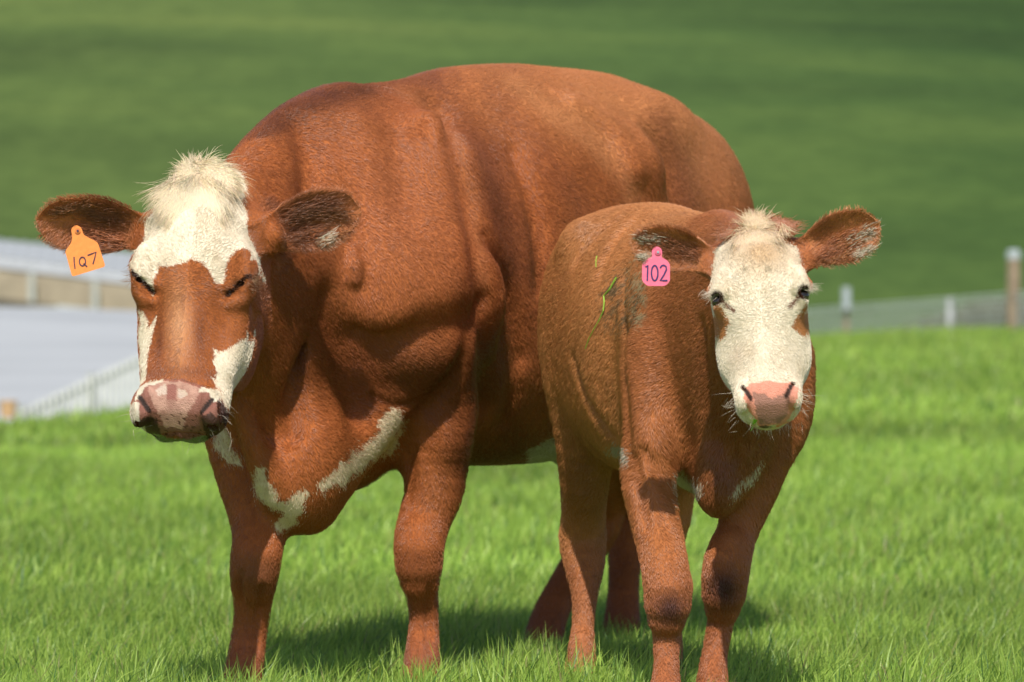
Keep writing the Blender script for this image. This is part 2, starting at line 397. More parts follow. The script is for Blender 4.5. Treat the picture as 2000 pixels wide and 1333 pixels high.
    crease(S, [(590, 240), (610, 330), (600, 430)], .0105, .10, .002)
    h = on(S, 1238, 318); S.ell(h+[0, .05, 0], (.06, .05, .055), None, .12)
    S.ell(on(S, 880, 850)+[0, .03, 0], (.03, .04, .05), None, .05)
    crease(S, [(1290, 290), (1318, 350), (1335, 410)], .024, .10, .004)
    crease(S, [(560, 700), (575, 780), (570, 850)], .018, .06, .006)
    crease(S, [(1120, 205), (1190, 255), (1235, 330)], .018, .08, -.004, 'u')
    crease(S, [(700, 260), (715, 380), (740, 500), (730, 600)], .022, .16, -.001, 'u')
    m = on(S, 692, 525, 0, 9.6); S.path([m+[-.004, 0, .035], m+[0, -.006, 0], m+[0, -.008, -.022]], [.010, .017, .015], .022)
    return S, fr, (W, b, l), (e1, e2)

def sculpt_calf():
    S = Sculpt(); b = nrm([-.225, .974, 0]); l = nrm([.974, .225, 0]); Z = np.array([0, 0, 1.]); W = np.array([.485, 10.2, 0])
    S.loft(W, b, l, Z, [
        (-.30, .98, .62, .03, 2, 2, 0), (-.24, 1.05, .53, .09, 2, 2, 0), (-.12, 1.13, .50, .145, 2, 2, 0), (0, 1.185, .51, .175, 2, 2.2, 0), (.15, 1.20, .52, .20, 2, 2.3, 0), (.35, 1.215, .53, .245, 2.1, 2.3, 0),
        (.55, 1.235, .54, .252, 2.2, 2.3, 0), (.72, 1.235, .58, .238, 2.3, 2.2, 0), (.86, 1.20, .66, .20, 2.2, 2, 0), (.95, 1.12, .75, .12, 2, 2, 0), (1.0, 1.0, .85, .03, 2, 2, 0)], .05)
    def B(s, u, z): return W+b*s+l*u+Z*z
    for q in (-1, 1):
        S.ell(B(.0, q*.135, .90), (.13, .08, .25), (b, l, Z), .07)
        S.ell(B(-.05, q*.155, .74), (.12, .07, .13), (b, l, Z), .07)
        S.ell(B(.74, q*.12, .90), (.19, .11, .27), (b, l, Z), .08)
        S.ell(B(.62, q*.16, 1.13), (.07, .05, .05), (b, l, Z), .08)
    S.path([B(.93, 0, 1.12), B(.99, 0, 1.05), B(1.01, 0, .8)], [.04, .03, .018], .03)
    A = np.array([.49, 10.15, 0]); H = np.array([.565, 9.66, 0]); na = nrm(A-H); nu = np.array([na[1], -na[0], 0]); nu = nu if nu[0] > 0 else -nu
    S.loft(H, na, nu, Z, [(-.08, 1.10, .94, .05, 2, 2, 0), (0, 1.15, .86, .085, 2, 2, 0), (.12, 1.17, .76, .105, 2, 2, 0), (.28, 1.185, .60, .135, 2, 2, 0), (.45, 1.20, .52, .165, 2, 2, 0), (.55, 1.18, .55, .15, 2, 2, 0)], .05)
    S.ell(P3(1402, 930, 9.98), (.055, .09, .10), None, .05)
    S.path([P3(1400, 780, 9.9), P3(1398, 880, 9.92), P3(1402, 960, 9.95)], [.03, .03, .035], .04)
    # forelegs
    S.path([P3(1290, 700, 10.08), P3(1275, 850, 10.02), P3(1266, 930, 10.0), P3(1276, 1000, 9.97), P3(1290, 1060, 9.93), P3(1300, 1120, 9.88), P3(1306, 1160, 9.87), P3(1302, 1205, 9.88), P3(1302, 1240, 9.9), P3(1302, 1300, 9.88), P3(1300, 1340, 9.85), P3(1300, 1390, 9.83), P3(1300, 1470, 9.82)],
           [.085, .075, .066, .060, .057, .057, .059, .047, .034, .030, .037, .042, .046], .05)
    S.path([P3(1515, 700, 10.15), P3(1505, 830, 10.12), P3(1478, 935, 10.1), P3(1455, 1000, 10.08), P3(1438, 1045, 10.06), P3(1421, 1095, 10.02), P3(1415, 1140, 10.02), P3(1412, 1180, 10.04), P3(1407, 1218, 10.06), P3(1396, 1275, 10.05), P3(1392, 1320, 10.02), P3(1390, 1375, 10.0), P3(1390, 1452, 9.99)],
           [.085, .078, .062, .054, .049, .057, .057, .046, .032, .031, .037, .042, .046], .05)
    # hind legs
    S.path([P3(1170, 700, 10.85), P3(1150, 830, 10.85), P3(1142, 930, 10.9), P3(1140, 1000, 10.98), P3(1138, 1055, 11.02), P3(1142, 1115, 10.98), P3(1142, 1165, 10.95), P3(1138, 1225, 10.93), P3(1136, 1265, 10.9), P3(1134, 1320, 10.88), P3(1134, 1385, 10.85)],
           [.12, .09, .066, .058, .063, .050, .034, .029, .036, .042, .044], .05)
    S.path([P3(1390, 700, 11.0), P3(1350, 850, 11.0), P3(1320, 940, 11.1), P3(1312, 1010, 11.15), P3(1305, 1070, 11.15), P3(1305, 1150, 11.1), P3(1305, 1220, 11.08), P3(1305, 1310, 11.05), P3(1305, 1370, 11.05)],
           [.12, .085, .055, .052, .04, .032, .035, .042, .044], .05)
    fr = frame(1473, 418, 1495, 806, 9.50, 20, 2)
    o, a, u, v, L = fr
    S.loft(o, a, u, v, [(q[0]*.98, q[1], q[2], q[3]*(.94 if q[0] < .3 else .99))+q[4:] for q in [
        (-.01, -.05, -.10, .03, 2, 2, 0), (.02, -.02, -.15, .068, 2.2, 2, 0), (.06, -.003, -.19, .097, 2.4, 2, 0), (.11, .008, -.215, .112, 2.5, 2, 0), (.17, .010, -.225, .118, 2.6, 2, 0),
        (.22, .006, -.225, .112, 2.5, 2, 0), (.27, .002, -.215, .105, 1.9, 2, 0), (.33, .0, -.185, .097, 1.7, 2, 0), (.38, -.002, -.15, .085, 1.8, 2, 0),
        (.42, -.002, -.125, .078, 2.2, 2.2, 0), (.455, -.008, -.11, .074, 2.2, 2.2, 0), (.48, -.03, -.10, .056, 2.3, 2.3, 0), (.495, -.05, -.08, .025, 2, 2, 0)]], .025)
    for q in (-1, 1):
        S.ell(hp(fr, .19, q*.100, -.03), (.04, .013, .03), (a, u, v), .025)
        S.ell(hp(fr, .165, q*.098, -.012), (.032, .013, .018), (a-q*.5*u, u, v), .025)
        S.ell(hp(fr, .30, q*.07, -.14), (.08, .035, .07), (a, u, v), .04)
        S.ell(hp(fr, .432, q*.060, -.018), (.034, .020, .028), (a-.35*q*u, u, v), .012)
        S.path([hp(fr, .408, q*.060, .012), hp(fr, .425, q*.053, .012), hp(fr, .443, q*.038, .006)], [.006, .0100, .008], .006, 's')
        S.path([hp(fr, .186, q*.084, -.006), hp(fr, .178, q*.100, -.014), hp(fr, .172, q*.114, -.026)], [.010, .014, .012], .014)
        S.ell(hp(fr, .199, q*.107, -.010), (.011, .012, .018), (a-q*.5*u, u, v), .006, 's')
        S.path([hp(fr, .225, q*.068, .010), hp(fr, .208, q*.088, .004)], [.002, .005], .008, 's')
    S.ell(hp(fr, .455, 0, -.105), (.030, .048, .034), (a, u, v), .015)
    e1 = S.ear(hp(fr, .075, -.085, -.085), P3(1230, 468, 9.48), [-.1, -1, -.2], .055, .0055, .45, .03)
    e2 = S.ear(hp(fr, .075, .085, -.085), P3(1722, 436, 9.50), [.1, -1, -.15], .064, .0055, .45, .03)
    S.path([hp(fr, .075, -.075, -.09), hp(fr, .08, -.12, -.09)], [.035, .026], .03)
    S.path([hp(fr, .075, .075, -.09), hp(fr, .08, .12, -.09)], [.035, .026], .03)
    crease(S, [(1222, 540), (1214, 620), (1213, 720), (1218, 840), (1224, 930)], .018, .05, .004)
    crease(S, [(1125, 510), (1165, 455), (1215, 425)], .010, .04, .002)
    crease(S, [(1170, 540), (1200, 470), (1240, 430)], .010, .04, .002)
    crease(S, [(1120, 700), (1150, 790), (1195, 850)], .005, .04, .002)
    crease(S, [(1255, 880), (1290, 930), (1315, 975)], .010, .03, .002)
    crease(S, [(1370, 640), (1378, 760), (1395, 860)], .018, .05, .003)
    crease(S, [(1240, 900), (1250, 960), (1262, 1030)], .007, .03, .001)
    return S, fr, (W, b, l), (e1, e2)

# ------------------------------------------------------------------ terrain and field
def sstep(a, b, x):
    t = np.clip((x-a)/(b-a), 0, 1); return t*t*(3-2*t)
def ground_z(x, y):
    x = np.asarray(x, float); y = np.asarray(y, float)
    t = sstep(-.16, .14, x/np.maximum(y, 6)); yc = 33+43*t
    z = t*.0122*np.maximum(y-15, 0)-.0*y
    z = z-np.where(y > yc, 1, 0)*(((np.maximum(y-yc, 0))*.10))
    z = np.maximum(z, -4.0)
    z = z+.006*np.sin(x*1.3+y*.7)*np.sin(y*.53)*sstep(11.5, 16, y)
    return z
def hill_z(x, y):
    d = np.maximum(y-170, 0); return -4.2+d*.21+2.2*np.sin(x*.02+.5+y*.006)*sstep(170, 300, y)+1.1*np.sin(y*.035+x*.012)*sstep(170, 260, y)
def grid(xs, ys, zf):
    X, Y = np.meshgrid(xs, ys); V = np.stack([X, Y, zf(X, Y)], -1).reshape(-1, 3); n = len(xs)
    i = np.arange((len(ys)-1)*n).reshape(-1, n)[:, :-1].ravel()
    return V, np.stack([i, i+1, i+n+1, i+n], 1)
gm = NT('soil and thatch'); f1 = gm.noise(2.2, 6, .7); f2 = gm.noise(.35, 4, .6)
c1 = gm.ramp(f1, [(.3, (.14, .20, .03)), (.55, (.22, .30, .045)), (.75, (.30, .38, .07))])
c2 = gm.ramp(f2, [(.35, (.8, .9, .8)), (.65, (1.1, 1.05, 1.0))])
mxn = gm.n('ShaderNodeMix', data_type='RGBA', blend_type='MULTIPLY'); mxn.inputs[0].default_value = 1
gm.l(c1, mxn.inputs[6]); gm.l(c2, mxn.inputs[7]); gm.l(mxn.outputs[2], gm.b.inputs['Base Color']); gm.b.inputs['Roughness'].default_value = .9
gm.bump(gm.noise(30, 5), .6, .05)
ys = np.r_[np.linspace(-30, 6, 12), np.linspace(6.5, 30, 70), np.linspace(31, 100, 100), np.linspace(103, 200, 25)]
V, Fq = grid(np.linspace(-70, 70, 221), ys, ground_z)
tag(mesh_obj('field', V, Fq, gm.m, smooth=True), kind='structure')
hm = NT('hillside pasture')
h1 = hm.noise(1, 5, .55, map_scale=(.012, .035, .05)); h2 = hm.noise(1, 5, .6, map_scale=(.10, .16, .2)); h3 = hm.noise(1, 6, .75, map_scale=(.6, .6, .6))
ca = hm.ramp(h1, [(.34, (.052, .082, .024)), (.47, (.072, .112, .031)), (.58, (.094, .134, .036)), (.70, (.128, .158, .048))])
cb = hm.ramp(h2, [(.3, (.82, .86, .86)), (.7, (1.12, 1.10, 1.06))]); cc = hm.ramp(h3, [(.3, (.70, .74, .75)), (.7, (1.25, 1.22, 1.2))])
def mul(t, a, b):
    m = t.n('ShaderNodeMix', data_type='RGBA', blend_type='MULTIPLY'); m.inputs[0].default_value = 1
    t.l(a, m.inputs[6]); t.l(b, m.inputs[7]); return m.outputs[2]
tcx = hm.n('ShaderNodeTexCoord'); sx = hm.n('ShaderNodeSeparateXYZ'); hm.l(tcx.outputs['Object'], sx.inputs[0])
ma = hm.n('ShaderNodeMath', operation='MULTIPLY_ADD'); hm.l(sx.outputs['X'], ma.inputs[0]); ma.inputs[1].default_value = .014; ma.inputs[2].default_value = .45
cg = hm.ramp(ma.outputs[0], [(.15, (1.12, 1.08, 1.05)), (.55, (.92, .98, .92)), (.95, (.62, .74, .66))])  # shade painted across the hill, darker towards the right
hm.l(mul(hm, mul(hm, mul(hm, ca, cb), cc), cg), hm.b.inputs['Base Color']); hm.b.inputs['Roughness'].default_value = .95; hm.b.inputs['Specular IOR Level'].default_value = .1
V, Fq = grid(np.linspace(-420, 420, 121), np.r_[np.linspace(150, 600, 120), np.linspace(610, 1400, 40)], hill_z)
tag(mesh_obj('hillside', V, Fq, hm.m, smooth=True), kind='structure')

# grass: blades near the camera and over the whole field, as one uncountable object
def blades(n, y0, y1, hmin, hmax, wd_, seed, seg=4, xpad=1.14, dens_pow=1.0):
    r = np.random.default_rng(seed); y = np.sqrt(r.uniform(y0*y0, y1*y1, n)) if dens_pow == 1 else np.exp(r.uniform(math.log(y0), math.log(y1), n))
    x = r.uniform(-1, 1, n)*(y*.122*xpad+.35)
    pos = np.stack([x, y, np.zeros(n)], 1)
    # tufts: pull roots towards random clump centres and let heights follow a patch noise
    cl = vnoise(pos, 3.1, 3)*.5+vnoise(pos, 9.0, 5)*.5
    h = (hmin+(hmax-hmin)*r.random(n)**1.5)*(1+.55*cl)
    az = r.uniform(0, 2*math.pi, n); lean = np.abs(r.normal(.28, .25, n))+.05; bend = r.uniform(.1, 1.0, n)**1.6*1.1
    wdir = np.array([.35, -.12]); dx = np.cos(az)+wdir[0]; dy = np.sin(az)+wdir[1]
    fz = r.uniform(0, math.pi, n); wx = np.cos(fz); wy = np.sin(fz)*.6
    w = wd_*r.uniform(.6, 1.3, n)
    z0 = ground_z(x, y)-.004; rows = []
    for k in range(seg+1):
        t = k/seg; off = (lean*t+bend*t*t*.9)*h*.62; zz = h*t*np.sqrt(np.maximum(.12, 1-(lean*.5*t+bend*.55*t*t)**2))
        c = np.stack([x+dx*off, y+dy*off, z0+zz], 1); ww = (w*(1-.15*t)*(1 if t < .5 else 1)) * (1-t**2.6)*.5+.0002
        if k < seg:
            d = np.stack([wx*ww, wy*ww, 0*ww], 1); rows += [c-d, c+d]
        else: rows.append(c)
    R_ = np.stack(rows, 1); m = 2*seg+1; V = R_.reshape(-1, 3); b0 = (np.arange(n)*m)[:, None]
    tri = []
    for k in range(seg-1): tri += [(2*k, 2*k+1, 2*k+3), (2*k, 2*k+3, 2*k+2)]
    tri.append((2*seg-2, 2*seg-1, 2*seg))
    T = (b0[:, :, None]+np.array(tri)[None]).reshape(-1, 3)
    g = r.random((n, 1)); patch = (vnoise(pos, 1.3, 11)*.5+vnoise(pos, .45, 12)*.5)[:, None]
    base = np.array([.235, .39, .060])*(1-g)+np.array([.49, .64, .125])*g
    base = base*(1+.42*patch)*np.r_[1., 1., 1.]; yel = (r.random(n) < .05)[:, None]; base = np.where(yel, np.array([.42, .38, .16])*r.uniform(.6, 1.1, (n, 1)), base)
    blue = (r.random(n) < .12)[:, None]; base = np.where(blue, np.array([.10, .21, .055]), base)
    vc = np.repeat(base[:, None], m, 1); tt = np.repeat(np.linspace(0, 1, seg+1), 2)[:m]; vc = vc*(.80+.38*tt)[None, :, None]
    return V, T, vc.reshape(-1, 3)
grass_m = attr_mat('grass blade', rough=.42, spec=.45, trans=.5)
GN = 1.0
b1 = blades(int(230000*GN), 7.6, 13.5, .055, .135, .0042, 1)
b4 = blades(40000, 8.0, 10.0, .08, .175, .0044, 9)
b2 = blades(int(150000*GN), 13.5, 27, .06, .13, .0068, 2, seg=3)
b3 = blades(int(100000*GN), 27, 82, .07, .14, .019, 3, seg=2, dens_pow=2)
Vs = []; Ts = []; Cs = []; o_ = 0
for v_, t_, c_ in (b1, b2, b3, b4): Vs.append(v_); Ts.append(t_+o_); Cs.append(c_); o_ += len(v_)
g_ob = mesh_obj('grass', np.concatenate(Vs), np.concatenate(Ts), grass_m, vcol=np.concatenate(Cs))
tag(g_ob, 'bright green pasture grass covering the field around the hooves', 'grass', kind='stuff')

# ------------------------------------------------------------------ sheds, fences and posts in the distance
roof_m = NT('weathered pale roof sheet')
rf = roof_m.noise(1, 4, .6, map_scale=(.25, 1.6, .8)); roof_m.l(roof_m.ramp(rf, [(.3, (.34, .35, .355)), (.7, (.45, .46, .465))]), roof_m.b.inputs['Base Color']); roof_m.b.inputs['Roughness'].default_value = .5
tan_m = simple('tan boards', (.33, .27, .20), rough=.8, scale=2); white_m = simple('white paint', (.42, .43, .42), rough=.6, scale=6)
picket_m = simple('picket white', (.66, .66, .64), rough=.6, scale=6); dark_m = simple('dark gap shade', (.12, .10, .08), rough=.9, scale=3); grey_m = simple('grey fascia', (.50, .52, .55), rough=.6, scale=3)
def W3(px, py, Y): return P3(px, py, Y)
def roof_sheet(corners, n, amp, th, mat, name, parent):
    """corrugated sheet between four corners (top left, top right, bottom right, bottom left)"""
    a, b, c, d = [np.array(q, float) for q in corners]; V = []; Fs = []; nn = nrm(np.cross(b-a, d-a)); nn = nn if nn[2] > 0 else -nn
    for lay in (0, 1):
        for i in range(n+1):
            t = i/n; off = nn*(amp*(i % 2)-lay*th)
            V += [a+(b-a)*t+off, d+(c-d)*t+off]
    m = 2*(n+1)
    for i in range(n): Fs += [(2*i, 2*i+1, 2*i+3, 2*i+2), (m+2*i, m+2*i+2, m+2*i+3, m+2*i+1), (2*i, 2*i+2, m+2*i+2, m+2*i), (2*i+1, m+2*i+1, m+2*i+3, 2*i+3)]
    Fs += [(0, m, m+1, 1), (2*n, 2*n+1, m+2*n+1, m+2*n)]
    return mesh_obj(name, V, Fs, mat, parent)
# near shed: broad pale roof whose ridge lies level with the eye
sh = empty('shed', (-12., 72, -3.6), 'low shed with a broad pale metal roof just beyond the field edge', 'shed')
roof_sheet([W3(-420, 588, 78), W3(420, 612, 78), W3(470, 860, 66), W3(-420, 850, 66)], 90, .008, .06, roof_m.m, 'roof', sh)
mesh_obj('front_wall', *box(((-17.2+-4.6)/2, 66.4, -2.4), (11.0, .2, 2.4)), tan_m, sh); mesh_obj('rear_wall', *box(((-17.2+-4.6)/2, 77.8, -1.6), (11.0, .2, 4.4)), tan_m, sh)
# far shed: open front with white posts, tan boards inside, pale lean-to roof
f2 = empty('open_shed', (-15., 120, -4.0), 'open fronted farm shed with white posts and tan boards behind the pale roofed shed', 'shed')
roof_sheet([W3(-300, 440, 128), W3(420, 512, 128), W3(420, 560, 118), W3(-300, 462, 118)], 60, .05, .08, roof_m.m, 'roof', f2)
A0, A1 = W3(-300, 470, 127), W3(420, 560, 127)
def wallpoly(pts, Y, th, mat, name, par):
    n = len(pts); V = [W3(x, y, Y) for x, y in pts]+[W3(x, y, Y)+np.array([0, th, 0]) for x, y in pts]
    mesh_obj(name, V, [tuple(range(n)), tuple(range(n, 2*n))[::-1]]+[(i, n+i, n+(i+1) % n, (i+1) % n) for i in range(n)], mat, par)
wallpoly([(-300, 464), (420, 566), (420, 900), (-300, 900)], 118.6, .2, grey_m, 'back_wall', f2); wallpoly([(-300, 492), (420, 578), (420, 900), (-300, 900)], 116.6, .2, tan_m, 'front_boards', f2)
wallpoly([(-300, 464), (420, 562), (420, 575), (-300, 486)], 117.4, .15, grey_m, 'fascia', f2)
for px in (-120, 62, 186, 310):
    yt = 488+(px+300)*.122; p0 = W3(px, yt, 116.2); V, Fs = box((p0[0], p0[1], (p0[2]-4)/2), (.15, .2, p0[2]+4)); mesh_obj('post', V, Fs, white_m, f2)
# feed bunk / low pale wall in front of it with dark gap
l2 = empty('low_wall', (-13., 100, -4.0), 'low pale concrete wall with a dark gap behind the shed roof', 'wall')
wallpoly([(-300, 560), (0, 584), (180, 604), (300, 618), (300, 900), (-300, 900)], 100, .4, grey_m, 'wall_face', l2)
wallpoly([(-300, 572), (0, 583), (110, 596), (110, 600), (-300, 592)], 99.7, .2, dark_m, 'gap', l2)  # solid dark strip stands in for the shade in a gap

def picket_fence(pts, Y0, Y1, sp, w, h, label):
    (xa, ya), (xb, yb) = pts; a = W3(xa, ya, Y0); b = W3(xb, yb, Y1); L = np.linalg.norm(b-a); n = int(L/sp); root = empty('picket_fence', tuple(a-[0, 0, h]), label, 'fence'); d = (b-a)/L
    ang = math.atan2(d[1], d[0]); mesh_obj('pickets', *merge([box(a+d*sp*i+[0, -.02, -h/2+.05], (w, .02, h+.1), ang) for i in range(n)]), white_m, root)
    for dz in (-.12, -h*.75): mesh_obj('rail', *box((a+b)/2+[0, .015, dz], (L, .03, .06), ang), white_m, root)
    return root
# rails follow the slope: short level pieces
def sloped_fence():
    a = W3(40, 800, 52); b = W3(420, 625, 60); n = 34; root = empty('picket_fence', (float(a[0]), float(a[1]), -3.), 'white picket fence rising to the right in front of the pale shed roof', 'fence')
    P = [a+(b-a)*i/n for i in range(n+1)]
    mesh_obj('pickets', *merge([box(p+[0, 0, -1.1], (.045, .02, 2.2)) for p in P]), picket_m, root)
    for dz in (-.10, -1.3):
        V = []; 
        for e in (a, b):
            for dy in (.012, .05):
                for z in (-.035, .035): V.append(e+[0, dy, dz+z])
        mesh_obj('rail', V, [(0, 1, 3, 2), (4, 6, 7, 5), (0, 4, 5, 1), (2, 3, 7, 6), (0, 2, 6, 4), (1, 5, 7, 3)], white_m, root)
    for i in (0, 11, 22, 34): mesh_obj('post', *box(P[i]+[0, .1, -1.3], (.09, .09, 2.7)), white_m, root)
sloped_fence()
br = empty('bucket', (-5.9, 50., 0), 'small orange bucket on the field edge at the far left', 'bucket')
oz = float(W3(20, 800, 50.)[2]); bx = float(W3(16, 800, 50.)[0]); br.location = (bx, 50., oz-.05)
om = simple('orange plastic', (.62, .38, .22), rough=.5)
mesh_obj('bucket_body', *cyl((bx, 50, oz-.10), (bx, 50, oz+.09), .085, .105, 18), om, br); mesh_obj('rim', *cyl((bx, 50, oz+.09), (bx, 50, oz+.105), .112, .112, 18), om, br)

# netting fence on the right
wood_m = simple('weathered post wood', (.27, .20, .14), rough=.85, noise_amt=.35, scale=5, bump=.4); wire_m = simple('galvanised wire', (.50, .54, .52), rough=.5, metallic=.0)
pale_m = simple('pale post cap', (.38, .42, .45), rough=.6); post2_m = simple('whitewashed post', (.55, .55, .58), rough=.7, noise_amt=.3, scale=8)
YA, YB = 84., 70.
def fz(px, py): return W3(px, py, YA+(YB-YA)*(px-1480)/(2080-1480))
nf = empty('wire_fence', tuple(fz(1480, 660)), 'wire netting fence running along the field edge behind the calf', 'fence')
net = []
xs = np.linspace(1480, 2080, 84)
top = lambda x: 612-(x-1480)*.078
bot = lambda x: 668-(x-1480)*.020
for x in xs: net.append(cyl(fz(x, top(x)), fz(x, bot(x)), .009, n=4))
for f in (0, .12, .27, .42, .57, .72, .86, 1.0):
    for i in range(12):
        x0, x1 = xs[0]+(xs[-1]-xs[0])*i/12, xs[0]+(xs[-1]-xs[0])*(i+1)/12
        net.append(cyl(fz(x0, top(x0)+(bot(x0)-top(x0))*f), fz(x1, top(x1)+(bot(x1)-top(x1))*f), .013 if f < .2 else .007, n=4))
mesh_obj('netting', *merge(net), wire_m, nf)
def post(name, px, y0, y1, w, mat, label, cap=None, Yp=None, lean=0.):
    Yp = Yp or YA+(YB-YA)*(px-1480)/600; s = F_PX/Yp; b = W3(px, y1, Yp); t = W3(px+lean, y0, Yp); root = empty(name, tuple(b), label, 'fence post', 'posts along the wire fence')
    r = w/2/s; split = b+(t-b)*(.90 if cap else 1.0)
    mesh_obj('shaft', *cyl(b-[0, 0, .25], split, r*1.03, r*.97, 14, 5, .03), mat, root, smooth=False)
    if cap: mesh_obj('cap', *merge([cyl(split, t-[0, 0, .03], r*1.05, r*.98, 14, 2, .02), cyl(t-[0, 0, .03], t, r*.98, r*.55, 14)]), cap, root)
post('fence_post', 1980, 488, 668, 27, wood_m, 'tall weathered wooden fence post with a pale top at the right edge', pale_m)
post('fence_post', 1856, 582, 668, 15, post2_m, 'whitewashed thin fence post left of the tall wooden post', None, lean=1)
post('fence_post', 1931, 606, 664, 17, post2_m, 'short stubby pale post between the whitewashed and the tall wooden post', None, Yp=80)
p4 = empty('marker_post', tuple(W3(1653, 668, 79)), 'thin stake with a pale blue-white marker plate above the netting', 'marker post')
mesh_obj('stake', *cyl(W3(1653, 680, 79), W3(1653, 600, 79), .05, .045, 10), wood_m, p4)
mesh_obj('marker_plate', *cyl(W3(1653, 604, 78.9), W3(1653, 561, 78.9), .088, .080, 12, 3), pale_m, p4)
# dry weeds along the foot of the fence
r3 = np.random.default_rng(77); n = 9000; px = r3.uniform(1470, 2090, n); Yw = YA+(YB-YA)*(px-1480)/600+r3.uniform(.1, 3.0, n)
wx = (px-1000)/F_PX*Yw; wz = ground_z(wx, Yw); hgt = r3.uniform(.15, .62, n); V = np.zeros((n, 3, 3)); ww = r3.uniform(.008, .02, n); lean_ = r3.normal(0, .15, n)
V[:, 0] = np.stack([wx-ww, Yw, wz], 1); V[:, 1] = np.stack([wx+ww, Yw, wz], 1); V[:, 2] = np.stack([wx+lean_*hgt, Yw+r3.normal(0, .05, n), wz+hgt], 1)
cw = np.array([.26, .25, .15])*r3.uniform(.5, 1.2, (n, 1))
tag(mesh_obj('dry_weeds', V.reshape(-1, 3), np.arange(3*n).reshape(-1, 3), grass_m, vcol=np.repeat(cw, 3, 0)), 'grey brown dry weeds along the foot of the wire fence', 'weeds', kind='stuff')

# ------------------------------------------------------------------ coats
def poly_in(x, y, P):
    c = np.zeros(len(x), bool); n = len(P)
    for i in range(n):
        x1, y1 = P[i]; x2, y2 = P[(i+1) % n]
        if y1 == y2: continue
        m = ((y1 > y) != (y2 > y)); c ^= m & (x < (x2-x1)*(y-y1)/(y2-y1)+x1)
    return c
def proj(P, Y=None):
    Y = P[:, 1] if Y is None else Y
    return 1000+P[:, 0]/Y*F_PX, HOR-(P[:, 2]-CAMZ)/Y*F_PX
def face_xy(fr, P, front):
    """slide a point along the head's forward axis onto the face plane, read its place in the photo's face"""
    o, a, u, v, L = fr; q = P-o; s_ = q@a; u_ = q@u; v_ = q@v
    F_ = o+s_[:, None]*a+u_[:, None]*u+front*v
    x, y = proj(F_); return s_, u_, v_, x, y
def blend(C, m, c, w=1.0):
    m = (np.asarray(m, float)*w)[:, None]; return C*(1-m)+np.asarray(c)*m
def soft(x, c, r): return np.clip(1-np.abs(x-c)/r, 0, 1)
def blob(P, px, py, Y, rx, ry, ryy=.3):
    c = P3(px, py, Y); q = P-c; return np.clip(1.3-np.sqrt((q[:, 0]/rx)**2+(q[:, 2]/ry)**2+(q[:, 1]/ryy)**2), 0, 1)/1.0
WHITE = np.array([.78, .68, .53]); BROWN = np.array([.385, .118, .036]); DARK = np.array([.10, .032, .014]); CREAM = np.array([.74, .62, .45])
HANDLE = {}
